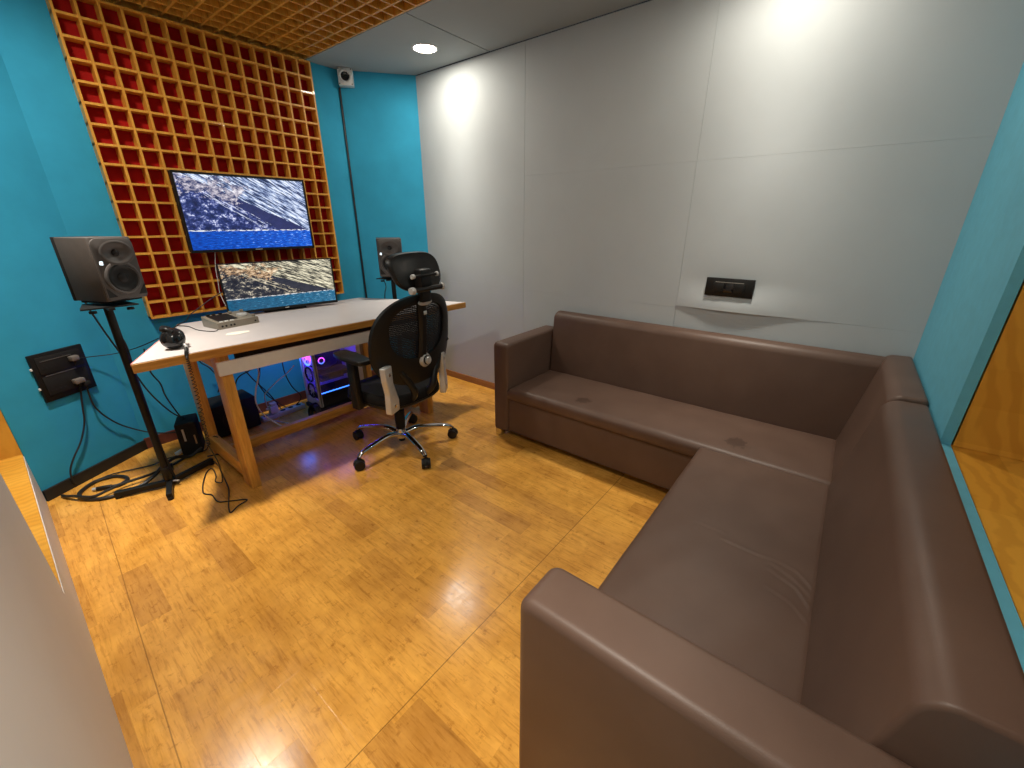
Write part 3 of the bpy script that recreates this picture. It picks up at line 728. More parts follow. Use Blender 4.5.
for i in range(turns * 9 + 1):
    f = i / (turns * 9); k = f * L; a = min(int(k), L - 1); p = path[a].lerp(path[a + 1], k - a); d = (path[a + 1] - path[a]).normalized()
    u = Vector((1, 0, 0)); u = (u - d * u.dot(d)).normalized(); w = d.cross(u); th = 2 * math.pi * i / 9
    rr = .0062 if f < .62 else .0075
    hel.append(p + (u * math.cos(th) + w * math.sin(th)) * rr)
sweep(bm, hel, .0017, 5); obj('coiled_cord', bm, CABLE, t)

# ------------------------------------------------------------------ loudspeakers on stands
SH = .275
def speaker(loc, rz, label):
    """front looks along local -y, base at z = 0"""
    t = thing('loudspeaker', label, 'loudspeaker', loc, rz, 'studio monitors'); W, D = .178, .205
    bm = new(); prism(bm, rpoly([(-W / 2, D / 2), (-W / 2, -D / 2 + .002), (W / 2, -D / 2 + .002), (W / 2, D / 2)], [.004, .012, .012, .004]), 'z', 0.0, SH, bev=.005, seg=2); obj('cabinet', bm, SPKGREY, t)
    obj('back_plate', B(-W / 2 - .001, W / 2 + .001, D / 2 - .016, D / 2 + .006, -.001, SH + .001, bev=.003), BLACKM, t)
    bm = new(); prism(bm, rpoly([(-W / 2 + .003, .004), (W / 2 - .003, .004), (W / 2 - .003, SH - .004), (-W / 2 + .003, SH - .004)], [.012, .012, .03, .03], 6), 'y', -D / 2 - .004, -D / 2 + .006, bev=.004, seg=2); obj('front_baffle', bm, SPKFRONT, t)
    y0 = -D / 2 - .004
    def face(x, z): return Matrix.Translation((x, y0, z)) @ Matrix.Rotation(R(90), 4, 'X')
    bm = new(); lathe(bm, [(.066, .0006), (.060, .003), (.050, .001), (.034, -.006), (.016, -.0115), (0, -.0118)], 36, Matrix.Translation((0, y0 - .003, SH * .755)) @ Matrix.Rotation(R(90), 4, 'X') @ Matrix.Diagonal((1.08, .82, 1, 1)))
    bmesh.ops.translate(bm, vec=(0, -.009, 0), verts=bm.verts[:]); wg = obj('waveguide', bm, SPKFRONT, t)
    bm = new(); lathe(bm, [(.015, .000), (.013, .005), (.008, .009), (0, .0105)], 24, Matrix.Translation((0, y0 - .002, SH * .755)) @ Matrix.Rotation(R(90), 4, 'X')); obj('tweeter', bm, CONE, t)
    bm = new(); lathe(bm, [(.074, 0), (.073, .005), (.067, .008), (.061, .006), (.059, .001)], 40, face(0, SH * .36)); obj('woofer_ring', bm, SPKFRONT, t)
    bm = new(); lathe(bm, [(.061, .004), (.055, .007), (.048, .003), (.040, .000), (.022, .0005), (.020, .004), (.012, .0075), (0, .0085)], 36, face(0, SH * .36)); obj('woofer', bm, CONE, t)
    for s in (-1, 1):
        bm = new(); prism(bm, [(s * .082, .018), (s * .046, .018), (s * .082, .062)], 'y', y0 - .0012, y0 + .001); obj('port', bm, DARKGAP, t, smooth=0)
    bm = new(); prism(bm, rpoly([(-.076, SH * .585), (-.062, SH * .585 - .003), (-.060, SH * .585 + .014), (-.072, SH * .585 + .015)], [.002] * 4, 2), 'y', y0 - .0016, y0); obj('logo_badge', bm, EM_BADGE, t, smooth=0)
    obj('base_pad', B(-W / 2 + .012, W / 2 - .012, -D / 2 + .03, D / 2 - .02, -.010, .002), BLACKM, t)
    return t
def stand(loc, rz, h, label, feet):
    t = thing('speaker_stand', label, 'speaker stand', loc, rz, 'black speaker stands')
    obj('pole', Cy((0, 0, .03), (0, 0, h - .02), .0165, n=20), BLACKMETAL, t)
    obj('collar', Cy((0, 0, .05), (0, 0, .12), .022, n=20, bev=.002), BLACKMETAL, t)
    bm = new(); prism(bm, [(-.10, -.085), (.10, -.085), (.07, .10), (-.07, .10)], 'z', h - .016, h - .010); box(bm, -.012, .012, -.10, .10, h - .026, h - .016); box(bm, -.09, .09, -.015, .015, h - .026, h - .016); obj('top_plate', bm, BLACKMETAL, t, smooth=0)
    for x, y in ((-.06, -.06), (.07, -.06), (0, .07)): obj('clamp_knob', Cy((x, y, h - .036), (x, y, h - .026), .014, n=12), BLACKMETAL, t)
    for (x, y) in feet:
        d = Vector((x, y, 0)); n = Vector((-y, x, 0)).normalized() * .013; a = d.normalized() * -.01
        bm = new(); prism(bm, [tuple((a + n)[:2]), tuple((a - n)[:2]), tuple((d - n)[:2]), tuple((d + n)[:2])], 'z', .010, .040, bev=.002, seg=1); f = obj('foot_bar', bm, BLACKMETAL, t)
        e = d * .96; obj('rubber_foot', Cy((e.x, e.y, 0), (e.x, e.y, .014), .013, n=12), BLACKM, f)
    obj('wing_bolt', Cy((.012, -.012, .03), (.034, -.034, .03), .005, n=8), SILVER, t)
    return t
speaker((.365, 2.712, 1.021), R(295.2 + 90 - 360), 'dark grey loudspeaker on a pole stand beside the big black socket panel')
stand((.330, 2.672, 0), 0, 1.011, 'black pole speaker stand with flat cross feet at the left end of the desk', [(.225, .075), (-.040, -.155), (-.215, .085), (.05, .20)])
speaker((2.015, 2.800, .974), R(236 + 90 - 360), 'dark grey loudspeaker seen from the front, partly behind the office chair headrest')
stand((2.030, 2.815, 0), R(-60), .964, 'black pole speaker stand behind the desk end near the grey wall', [(.17, .05), (-.03, -.15), (-.17, .05), (.03, .17)])

# ------------------------------------------------------------------ computer tower under the desk
PX0, PX1, PY0, PY1, PZ0 = 1.285, 1.650, 2.795, 3.005, .095
PH = .44
t = thing('computer_tower', 'white computer tower with glowing purple inside under the desk', 'computer', (PX0, PY0, PZ0))
W, D = PX1 - PX0, PY1 - PY0
bm = new(); box(bm, 0, .014, 0, .016, 0, PH); box(bm, W - .035, W, 0, .016, 0, PH); box(bm, 0, W, 0, .014, PH - .014, PH); obj('glass_frame', bm, PCWHITE, t, smooth=0)
obj('power_shroud', B(.014, W - .035, .002, D - .01, .0, .095), BLACKM, t, smooth=0)
bm = new(); box(bm, 0, W, D - .008, D, 0, PH); box(bm, 0, W, .014, D, PH - .012, PH); box(bm, W - .012, W, .012, D - .008, 0, PH); obj('shell', bm, PCWHITE, t, smooth=0)
bm = new(); box(bm, -.004, .010, 0, .026, 0, PH, bev=.002); box(bm, -.004, .010, D - .026, D, 0, PH, bev=.002); box(bm, -.004, .010, .02, D - .02, PH - .03, PH, bev=.002); box(bm, -.004, .010, .02, D - .02, 0, .05, bev=.002); fp = obj('front_panel', bm, PCWHITE, t)
for k, zz in enumerate((.11, .235, .36)):
    bm = new(); pts = [Vector((0, D / 2 + .052 * math.cos(a * math.pi / 16), zz + .052 * math.sin(a * math.pi / 16))) for a in range(32)]; sweep(bm, pts, .007, 8, closed=True)
    f = obj('fan_ring', bm, EM_FAN if k == 2 else BLACKM, t)
    bm = new()
    for a in range(7):
        th = a * 2 * math.pi / 7; c = Vector((.003, D / 2, zz)); u = Vector((0, math.cos(th), math.sin(th))); w = Vector((0, -math.sin(th), math.cos(th)))
        vs = [bm.verts.new(c + u * r1 + w * s1 + Vector((x1, 0, 0))) for r1, s1, x1 in ((.014, -.006, 0), (.046, -.004, -.003), (.046, .018, .004), (.014, .008, .003))]; bm.faces.new(vs)
    cyl(bm, (-.002, D / 2, zz), (.008, D / 2, zz), .015, n=16); obj('fan_blades', bm, EM_FAN if k == 2 else plain('fan_translucent%d' % k, (.5, .5, .6), .4), f)
obj('inner_wall', B(.016, W - .036, D - .016, D - .009, .095, PH - .014), plain('inner_wall', (.34, .28, .75), .5), t, smooth=0)  # pale panel tinted violet, the purple glow is put into its colour
obj('motherboard', B(.09, W - .06, D - .022, D - .017, .12, PH - .03), plain('pcb', (.03, .025, .06), .5), t, smooth=0)
bm = new(); box(bm, .06, W - .07, .05, D - .02, .185, .225, bev=.004); gp = obj('graphics_card', bm, BLACK, t)
for x in (.12, .20): obj('card_fan', Cy((x, .048, .205), (x, .052, .205), .016, n=18), BLACKM, gp)
bm = new(); box(bm, .10, .15, D - .06, D - .022, .27, .33, bev=.003); cl = obj('cpu_cooler', bm, BLACKM, t)
bm = new(); sweep(bm, [Vector((.125 + .022 * math.cos(a * math.pi / 10), D - .064, .30 + .022 * math.sin(a * math.pi / 10))) for a in range(20)], .004, 6, closed=True); obj('cooler_ring', bm, EM_FAN, cl)
obj('memory_led', B(.17, .24, D - .04, D - .024, .365, .373), EM_GREEN, t, smooth=0)
obj('side_led', B(.018, W - .04, .018, .026, PH - .024, PH - .016), EM_PURPLE, t, smooth=0)
obj('front_led', B(.016, .022, .02, .05, .11, PH - .03), EM_PURPLE, t, smooth=0)
obj('bottom_led', B(.02, W - .04, .014, .020, .0955, .100), EM_BLUE, t, smooth=0)
bm = new(); sweep(bm, spline([(.04, D - .03, .28), (.10, .10, .25), (.20, .08, .27), (.27, D - .03, .26)], 6), .005, 7); obj('inner_cable', bm, BLACKM, t)
obj('glass_side', B(.010, W - .030, .001, .004, .092, PH - .012), GLASS, t, smooth=0)
for x in (.02, W - .05): obj('foot', B(x, x + .03, .02, D - .02, -.012, .0, bev=.002), BLACKM, t)
light('rear_glow', 'POINT', (-.06, D + .05, .33), 0.9, (.02, .16, 1.0), t, shadow_soft_size=.05)
t = thing('computer_trolley', 'low black stand under the white computer tower', 'stand', (PX0 - .01, PY0 - .02, 0))
bm = new(); box(bm, 0, W + .03, 0, D + .04, .052, .083, bev=.004); obj('platform', bm, BLACKM, t)
for x in (.03, W): 
    for y in (.03, D + .01): obj('caster', Cy((x - .01, y, .026), (x + .01, y, .026), .026, n=16), BLACK, t)
    obj('side_beam', B(x - .012, x + .012, .012, D + .028, .028, .054), BLACKM, t)

# ------------------------------------------------------------------ things on the floor by the wall
t = thing('power_strip', 'long white power strip lying on the floor under the desk', 'power strip', (1.14, 3.12, 0), R(4))
obj('body', B(-.16, .16, -.028, .028, .0, .036, bev=.005), WHITECABLE, t)
for x in (.0, .06, .12): obj('socket', Cy((x, 0, .035), (x, 0, .0372), .018, n=18), BLACKM, t)
obj('switch', B(-.140, -.115, -.01, .01, .035, .041, bev=.002), DARKRED, t)
t = thing('plug_adapter', 'white plug adapter standing in the power strip under the desk', 'plug', (1.075, 3.115, .0375))
obj('body', B(-.028, .028, -.024, .024, 0, .060, bev=.007), WHITEPL, t); obj('upper_plug', B(-.020, .024, -.020, .020, .060, .085, bev=.006), WHITEPL, t); obj('cord_boss', Cy((-.02, 0, .04), (-.048, 0, .045), .010, .007, 12), WHITEPL, t)
t = thing('backup_battery', 'black box with pale strips behind the speaker stand', 'battery unit', (.545, 3.04, 0), R(-20))
obj('body', B(-.052, .052, -.08, .08, 0, .215, bev=.008), BLACKM, t); obj('light_strip', B(-.022, -.012, -.083, -.079, .10, .18), SILVER, t); obj('lower_strip', B(.028, .036, -.083, -.079, .07, .13), plain('amber_strip', (.35, .2, .1), .5), t)
t = thing('floor_subwoofer', 'low black box on the floor against the wall under the desk', 'subwoofer', (.815, 3.14, 0))
obj('body', B(-.14, .14, -.10, .12, .012, .235, bev=.010), BLACKM, t); obj('grille', Cy((0, -.103, .12), (0, -.098, .12), .082, n=28), BLACK, t)
for x in (-.11, .11): obj('foot', Cy((x, 0, 0), (x, 0, .013), .014, n=12), BLACK, t)
t = thing('cable_coil', 'black coil of cable leaning on the front of the computer stand', 'cable', (1.205, 2.83, 0))
bm = new()
for k in range(4):
    rr = .055 + .004 * (k % 2); sweep(bm, [Vector((.02 + .010 * k + .012 * math.sin(a * math.pi / 12), rr * math.cos(a * math.pi / 12), .066 + rr * math.sin(a * math.pi / 12))) for a in range(24)], .0055, 6, closed=True)
obj('coil', bm, CABLE, t); obj('tie', B(.012, .060, -.006, .006, .112, .136, bev=.003), BLACKM, t)

def cable(pts, r, label, mat=CABLE, name='cable', k=6):
    return tag(obj(name, Tube(pts, r, k), mat), label, 'cable')
cable([(.560, 2.925, .045), (.49, 2.93, .014), (.422, 2.90, .05), (.345, 2.835, .055), (.29, 2.80, .03), (.212, 2.775, .012), (.097, 2.780, .010), (.024, 2.84, .010), (-.003, 2.915, .010), (.015, 2.977, .010), (.078, 3.031, .010), (.152, 3.017, .010), (.192, 2.95, .010), (.185, 2.905, .010), (.150, 2.885, .010), (.107, 2.905, .010)], .0095, 'thick black cable looped on the floor at the foot of the speaker stand')
t = thing('cable_connector', 'black plug on the end of the looped floor cable', 'connector', (.105, 2.905, .012), R(150)); obj('body', Cy((-.02, 0, 0), (.045, 0, 0), .0115, n=14, bev=.002), BLACK, t); obj('tip', Cy((.045, 0, 0), (.062, 0, 0), .009, n=14), SILVER, t)
cable([(.47, 2.95, .008), (.40, 2.905, .009), (.30, 2.885, .009), (.256, 2.845, .026), (.168, 2.850, .026), (.106, 2.835, .027), (.039, 2.825, .025), (-.019, 2.905, .025), (-.050, 2.97, .012), (-.058, 3.0, .008)], .0075, 'second black cable crossing the loop and ending by the black skirting')
cable([tuple(on_l(x, y, z, .020)) for x, y, z in ((.172, 3.16, .515), (.15, 3.146, .408), (.137, 3.137, .336), (.114, 3.123, .275), (.084, 3.104, .219), (.041, 3.077, .161), (.012, 3.058, .107), (.003, 3.05, .05), (.01, 3.05, .022))], .0042, 'thin black cord dropping from the socket panel to the skirting')
cable([tuple(on_l(*q, .030)) for q in ((.190, 3.17, .50), (.192, 3.172, .385), (.236, 3.2, .278), (.300, 3.24, .190))] + [(.41, 3.20, .12), (.55, 3.16, .09), (.58, 3.12, .15)], .0042, 'black cord curving from the socket panel toward the speaker stand')
cable([(.280, 2.812, 1.05), (.285, 2.86, .98), (.330, 2.98, .80), (.38, 3.06, .62), (.43, 3.10, .42), (.50, 3.10, .26), (.545, 3.05, .218)], .0042, 'long black cord hanging down from the rear of the loudspeaker')
cable([(.33, 2.755, 1.02), (.335, 2.765, .93), (.345, 2.745, .86), (.352, 2.70, .79), (.347, 2.678, .70), (.345, 2.672, .5), (.346, 2.668, .2), (.360, 2.66, .02)], .0036, 'black cord taped down the pole of the speaker stand')
cable([tuple(on_l(.184, 3.167, .676, .045)), tuple(on_l(.245, 3.21, .662, .03)), (.36, 3.20, .655), (.44, 3.05, .70), (.52, 2.95, .75), (.555, 2.86, .79), (.60, 2.895, .8095), (.645, 2.978, .8095), (.690, 3.03, .812), (.73, 3.08, .835), (.80, 3.10, .872), (.87, 3.10, .915), (.935, 3.08, .95)], .0026, 'thin black cord from the socket panel along the desk edge to the monitor')
cable([(.62, 2.935, .8088), (.655, 2.86, .8088), (.660, 2.72, .8088), (.70, 2.615, .8088), (.726, 2.612, .816)], .0024, 'thin black lead curving across the desk top into the audio interface')
cable([(.458, 2.245, .345), (.487, 2.30, .20), (.505, 2.42, .04), (.495, 2.517, .004), (.516, 2.576, .004), (.53, 2.68, .004), (.495, 2.66, .004), (.445, 2.55, .004), (.417, 2.458, .004), (.421, 2.424, .004), (.438, 2.389, .004), (.437, 2.301, .004), (.477, 2.257, .004), (.538, 2.201, .004), (.487, 2.179, .004), (.445, 2.15, .0045), (.452, 2.197, .006), (.477, 2.27, .008), (.515, 2.384, .005), (.537, 2.517, .0055), (.565, 2.70, .005), (.56, 2.80, .004)], .0032, 'thin black cord lying in loose loops on the floor before the desk leg')
cable([(.952, 2.98, .70), (.931, 2.80, .50), (.905, 2.76, .44), (.876, 2.75, .377), (.860, 2.75, .30), (.878, 2.75, .217), (.93, 2.745, .139), (1.00, 2.72, .06), (1.06, 2.74, .02), (1.10, 2.85, .008), (1.05, 3.0, .012), (.99, 3.09, .02)], .0042, 'white cord drooping in a bow under the desk', WHITECABLE)
cable([(1.22, 2.97, .40), (1.17, 3.0, .345), (1.12, 3.02, .31), (1.05, 3.06, .24), (1.032, 3.10, .19), (1.04, 3.115, .085)], .0036, 'short pale cord rising from the plug adapter toward the computer tower', WHITECABLE)
for pts, lab in (([(.80, 3.0, .68), (.88, 3.08, .47), (.941, 3.1, .423), (.995, 3.1, .319), (1.081, 3.13, .176), (1.13, 3.12, .05)], 'black cord slanting straight down to the power strip under the desk'),
                 ([(1.25, 3.0, .58), (1.16, 3.1, .50), (1.052, 3.1, .44), (.97, 3.1, .40), (.90, 3.12, .36), (.86, 3.15, .24)], 'black cord rising from the black box up to the computer tower'),
                 ([(1.19, 3.02, .62), (1.204, 3.1, .46), (1.20, 3.1, .33), (1.235, 3.11, .20), (1.29, 3.12, .10), (1.25, 3.13, .04)], 'black cord hanging vertically beside the front of the computer tower'),
                 ([(1.02, 3.0, .66), (1.05, 3.1, .46), (1.035, 3.1, .36), (1.015, 3.1, .29), (1.06, 3.11, .18), (1.17, 3.13, .045)], 'wavy black cord in the middle of the tangle under the desk'),
                 ([(.70, 2.99, .70), (.735, 3.2, .52), (.79, 3.22, .44), (.82, 3.22, .34), (.80, 3.24, .26)], 'black cord hanging behind the near desk leg'),
                 ([(.455, 2.98, .70), (.46, 3.05, .55), (.49, 3.08, .46), (.50, 3.10, .36), (.53, 3.06, .225)], 'black cord looping down to the black box with pale strips'),
                 ([(.56, 2.86, .006), (.66, 2.82, .006), (.74, 2.86, .006), (.86, 2.90, .006), (1.0, 2.86, .006), (1.14, 2.90, .006)], 'black cord trailing along the floor behind the desk stretcher'),
                 ([(.05, 3.02, .008), (.14, 3.06, .008), (.26, 3.02, .008), (.33, 3.0, .008), (.40, 3.02, .008), (.48, 2.99, .006)], 'thin black cord snaking along the black skirting')):
    cable(pts, .0040, lab)
cable([(1.995, 2.885, .985), (1.985, 2.87, .94), (1.99, 2.86, .88), (1.975, 2.87, .80), (1.97, 2.88, .5), (1.96, 2.90, .1), (1.95, 2.95, .01)], .0035, 'black cord hanging below the loudspeaker that stands behind the chair')
cable([(.545, 2.955, .02), (.58, 2.93, .02), (.62, 2.84, .128), (.66, 2.72, .06), (.68, 2.67, .02)], .0035, 'black cord thrown over the low side rail of the desk')
t = thing('cable_connector', 'small white connector lying among the cords behind the speaker stand', 'connector', (.47, 3.05, .008), R(35)); obj('body', B(-.028, .028, -.011, .011, -.008, .012, bev=.004), WHITEPL, t); obj('tip', B(.027, .042, -.007, .007, -.004, .008), SILVER, t)

# ------------------------------------------------------------------ office chair
ch = thing('office_chair', 'black mesh office chair with headrest and chrome star base at the desk', 'office chair', (1.402, 2.022, 0), R(5))
RZ = 5
casters = [112.5 + 72 * k for k in range(5)]
for a in casters:
    a = R(a - RZ); d = Vector((math.cos(a), math.sin(a), 0))
    pts = [d * .028 + Vector((0, 0, .098)), d * .10 + Vector((0, 0, .118)), d * .20 + Vector((0, 0, .112)), d * .290 + Vector((0, 0, .098)), d * .326 + Vector((0, 0, .078))]
    bm = new(); sweep(bm, spline(pts, 6), lambda t_: .023 - .007 * t_, 12, rz=.75); obj('base_leg', bm, CHROME, ch)
    c = d * .332; n = Vector((-d.y, d.x, 0)); n = (n + d * .5).normalized()
    bm = new()
    for s in (-1, 1): cyl(bm, c + n * (s * .006) + Vector((0, 0, .031)), c + n * (s * .026) + Vector((0, 0, .031)), .031, n=20, bev=.004)
    cyl(bm, c + Vector((0, 0, .03)), c + Vector((0, 0, .080)), .0085, n=10)
    cs = obj('caster', bm, BLACK, ch)
    bm = new(); Mh = Matrix.Translation(c + Vector((0, 0, .034))) @ Matrix.Rotation(math.atan2(n.y, n.x), 4, 'Z')
    lathe(bm, [(0, .032), (.018, .030), (.031, .018), (.034, .0)], 16, Mh @ Matrix.Diagonal((.75, 1, 1, 1))); obj('caster_hood', bm, BLACKM, cs)
obj('hub', Cy((0, 0, .070), (0, 0, .135), .036, .032, 24, bev=.003), CHROME, ch)
obj('hub_foot', Cy((0, 0, .045), (0, 0, .070), .020, n=16), BLACKM, ch)
bm = new(); cyl(bm, (0, 0, .13), (0, 0, .26), .029, .033, 20); cyl(bm, (0, 0, .25), (0, 0, .345), .024, n=16); obj('gas_column', bm, BLACKM, ch)
obj('tilt_mechanism', B(-.085, .085, -.12, .11, .325, .372, bev=.010), BLACKM, ch)
bm = new(); cyl(bm, (-.07, .03, .352), (-.165, .05, .345), .007, n=10); lv = obj('lever', bm, BLACK, ch); obj('lever_tip', Cy((-.165, .05, .345), (-.215, .06, .340), .010, .008, 12, bev=.002), CHROME, lv)
# seat
def seat_z(x, y):
    return -.018 * ((y) / .24) ** 2 * (1 if y > 0 else .2) + .010 * (abs(x) / .24) ** 2
bm = new(); n_a = 40; rings = []
def seat_out(a, s, z):
    c, si = math.cos(a), math.sin(a); e = 2 / 3.4
    return Vector((math.copysign(abs(c) ** e, c) * .238 * s, math.copysign(abs(si) ** e, si) * .235 * s + .02, z))
for s, z in ((.0001, .372), (.90, .372), (.985, .382), (1.0, .405), (.985, .432), (.93, .446), (.75, .449), (.45, .447), (.0001, .446)):
    rings.append([bm.verts.new(seat_out(2 * math.pi * i / n_a, s, z) + Vector((0, 0, 0))) for i in range(n_a)])
for a, b_ in zip(rings, rings[1:]):
    for i in range(n_a): bm.faces.new((a[i], a[(i + 1) % n_a], b_[(i + 1) % n_a], b_[i]))
for v in bm.verts: v.co.z += seat_z(v.co.x, v.co.y - .02)
bmesh.ops.remove_doubles(bm, verts=bm.verts[:], dist=.0002)
obj('seat', bm, SEATFAB, ch)
bm = new(); rings = [[bm.verts.new(seat_out(2 * math.pi * i / n_a, s, z)) for i in range(n_a)] for s, z in ((.80, .352), (.97, .366), (1.012, .378), (1.012, .388), (.97, .384))]
for a, b_ in zip(rings, rings[1:]):
    for i in range(n_a): bm.faces.new((a[i], a[(i + 1) % n_a], b_[(i + 1) % n_a], b_[i]))
bm.faces.new(rings[0][::-1])
for v in bm.verts: v.co.z += seat_z(v.co.x, v.co.y - .02)
obj('seat_shell', bm, BLACK, ch)
# backrest: curved surface coordinates
def back(x, z):
    y = -.237 - .105 * (z - .63) + .85 * x * x
    return Vector((x, y, z))
def outline(sx, zc, hz, n=64, e=2.5, taper=.0):
    pts = []
    for i in range(n):
        a = 2 * math.pi * i / n; c, s = math.cos(a), math.sin(a)
        x = math.copysign(abs(c) ** (2 / e), c) * sx; z = math.copysign(abs(s) ** (2 / e), s) * hz
        k = 1 + taper * (z / hz) - .05 * max(0, -z / hz) ** 2
        pts.append((x * k, zc + z))
    return pts
OUT = outline(.292, .752, .252, e=2.5, taper=-.03); INN = outline(.203, .803, .150, e=2.6, taper=.05)
def band(bm, A, Bp, th):
    n = len(A); F = lambda P, o: [bm.verts.new(back(*p) + Vector((0, o, 0))) for p in P]
    a0, b0, a1, b1 = F(A, -th / 2), F(Bp, -th / 2), F(A, th / 2), F(Bp, th / 2)
    mid_ = [((p[0] + q[0]) / 2, (p[1] + q[1]) / 2) for p, q in zip(A, Bp)]; m0 = F(mid_, -th * .95); m1 = F(mid_, th * .95)
    for P, Q in ((a0, m0), (m0, b0), (b0, b1), (b1, m1), (m1, a1), (a1, a0)):
        for i in range(n): bm.faces.new((P[i], P[(i + 1) % n], Q[(i + 1) % n], Q[i]))
bm = new(); band(bm, OUT, INN, .022); obj('back_frame', bm, BLACK, ch, smooth=50)
bm = new()
def half_w(z):
    t_ = abs((z - .803) / .152)
    return 0 if t_ >= 1 else .206 * (1 + .05 * (z - .803) / .15) * (1 - t_ ** 2.6) ** (1 / 2.6)
z = .656
while z < .953:
    w = half_w(z)
    if w > .02:
        K = 10; P = [(-w + 2 * w * i / K) for i in range(K + 1)]; rows = []
        for dz, dy in ((-.0044, 0), (.0044, 0)): rows.append([bm.verts.new(back(x, z + dz) + Vector((0, .004 + dy, 0))) for x in P])
        for i in range(K): bm.faces.new((rows[0][i], rows[0][i + 1], rows[1][i + 1], rows[1][i]))
    z += .0098
mp_ = obj('back_mesh', bm, MESHFAB, ch); sm = mp_.modifiers.new('thickness', 'SOLIDIFY'); sm.thickness = .0015
# centre spine, emblem, tag
bm = new(); rows = []
for i in range(13):
    zz = .60 + .37 * i / 12; w = .030 + .006 * math.cos(i / 12 * 2 * math.pi)
    c = back(0, zz); rows.append([bm.verts.new(c + Vector(q)) for q in ((-w, -.012, 0), (-w * .5, -.026, 0), (w * .5, -.026, 0), (w, -.012, 0), (w, -.002, 0), (-w, -.002, 0))])
for a, b_ in zip(rows, rows[1:]):
    for i in range(6): bm.faces.new((a[i], a[(i + 1) % 6], b_[(i + 1) % 6], b_[i]))
bm.faces.new(rows[0][::-1]); bm.faces.new(rows[-1]); obj('back_spine', bm, BLACK, ch)
c = back(.006, .962); bm = new(); lathe(bm, [(0, .004), (.8, .0035), (1, .0)], 28, frame_axes(c + Vector((0, -.024, 0)), (0, -1, .1)) @ Matrix.Diagonal((.052, .017, 1, 1))); obj('oval_emblem', bm, SILVER, ch)
c = back(0, .905); bm = new(); box(bm, -.011, .011, -.010, .010, 0, .004, bev=.002, M=frame_axes(c + Vector((.004, -.0265, 0)), (0, -1, .05))); obj('square_tag', bm, SILVER, ch)
# lumbar knob
c = back(.010, .632) + Vector((0, -.010, 0)); M = frame_axes(c, (.1, -1, .05))
bm = new(); lathe(bm, [(.040, -.006), (.042, .010), (.036, .020), (.026, .022)], 32, M); kn = obj('lumbar_knob', bm, SILVER, ch)
bm = new(); lathe(bm, [(.027, .020), (.027, .028), (.022, .028)], 28, M); obj('black_ring', bm, BLACKM, kn)
bm = new(); lathe(bm, [(.0225, .022), (.0225, .036), (.018, .040), (0, .040)], 28, M); obj('knob_cap', bm, SILVER, kn)
bm = new(); cyl(bm, back(.22, .68) + Vector((0, -.01, 0)), back(.262, .692) + Vector((0, -.02, 0)), .007, .009, 10); obj('side_knob', bm, BLACK, ch)
# Y-shaped support from the frame to the seat
for s in (-1, 1):
    bm = new(); sweep(bm, spline([back(s * .150, .60) + Vector((0, -.004, 0)), back(s * .105, .53) + Vector((0, -.012, 0)), Vector((s * .070, -.235, .45)), Vector((s * .055, -.16, .375)), Vector((s * .045, -.08, .350))], 7), .021, 12, rz=1.0); obj('back_support', bm, BLACK, ch)
# silver brackets at the rear corners of the seat
for s in (-1, 1):
    bm = new(); poly = rpoly([(-.034, .655), (.034, .655), (.034, .56), (.072, .450), (.070, .385), (-.020, .385), (-.012, .50), (-.028, .58)], [.006, .006, .03, .014, .014, .012, .03, .03], 4)
    prism(bm, poly, 'x', -.018, .018, bev=.006, seg=3)
    M = Matrix.Translation((-.248 if s < 0 else .195, -.228 if s < 0 else -.205, 0 if s < 0 else -.028)) @ Matrix.Rotation(R(-58 if s > 0 else -72), 4, 'Z') @ Matrix.Rotation(0, 4, 'Z')
    bmesh.ops.transform(bm, matrix=M, verts=bm.verts[:]); br_ = obj('silver_bracket', bm, SILVER, ch)
    for zz, xx in ((.612, .002), (.425, .026)):
        for sd in (-1, 1):
            bm = new(); cyl(bm, M @ Vector((sd * .017, xx, zz)), M @ Vector((sd * .0215, xx, zz)), .010, n=14, bev=.001); bo = obj('bolt', bm, CHROME, br_)
    # armrest
    bm = new(); cyl(bm, (s * .20, .03, .372), (s * .262, .03, .372), .016, n=12); box(bm, s * .262 - .018, s * .262 + .018, .0, .062, .36, .655, bev=.006); obj('arm_post', bm, BLACK, ch)
    bm = new(); ap = rpoly([(-.046, -.160), (.036, -.160), (.056, .02), (.046, .135), (-.036, .135), (-.050, .02)], [.025, .025, .04, .03, .03, .04], 5); prism(bm, [(x * (1 if s > 0 else -1), y) for x, y in ap], 'z', .655, .682, bev=.008, seg=3)
    bmesh.ops.transform(bm, matrix=Matrix.Translation((s * .262, .03, 0)) @ Matrix.Rotation(R(-10 if s < 0 else 10), 4, 'Z'), verts=bm.verts[:]); obj('armrest', bm, BLACK, ch)
# headrest
def head(x, z):
    t_ = (z - 1.10) / .10
    return Vector((x, -.255 + 1.2 * (x - .022) ** 2 + .030 * t_ - .02 * (1 - t_ * t_), z))
def hout(k, n=56):
    pts = []
    for i in range(n):
        a = 2 * math.pi * i / n; c, s = math.cos(a), math.sin(a); e = 2 / 3.0
        x = math.copysign(abs(c) ** e, c) * .168 * k; z_ = math.copysign(abs(s) ** e, s) * .098 * k
        pts.append((x * (1 + .10 * z_ / .098) + .022, 1.115 + z_))
    return pts
bm = new(); rings = []
for k, dy in ((1.0, 0), (.96, -.010), (.88, -.002), (.6, .004), (.3, .006), (.001, .006)): rings.append([bm.verts.new(head(*p) + Vector((0, dy, 0))) for p in hout(k)])
for a, b_ in zip(rings, rings[1:]):
    for i in range(56): bm.faces.new((a[i], a[(i + 1) % 56], b_[(i + 1) % 56], b_[i]))
fr = []
for k, dy in ((1.0, .018), (.93, .034), (.6, .036), (.001, .036)): fr.append([bm.verts.new(head(*p) + Vector((0, dy, 0))) for p in hout(k)])
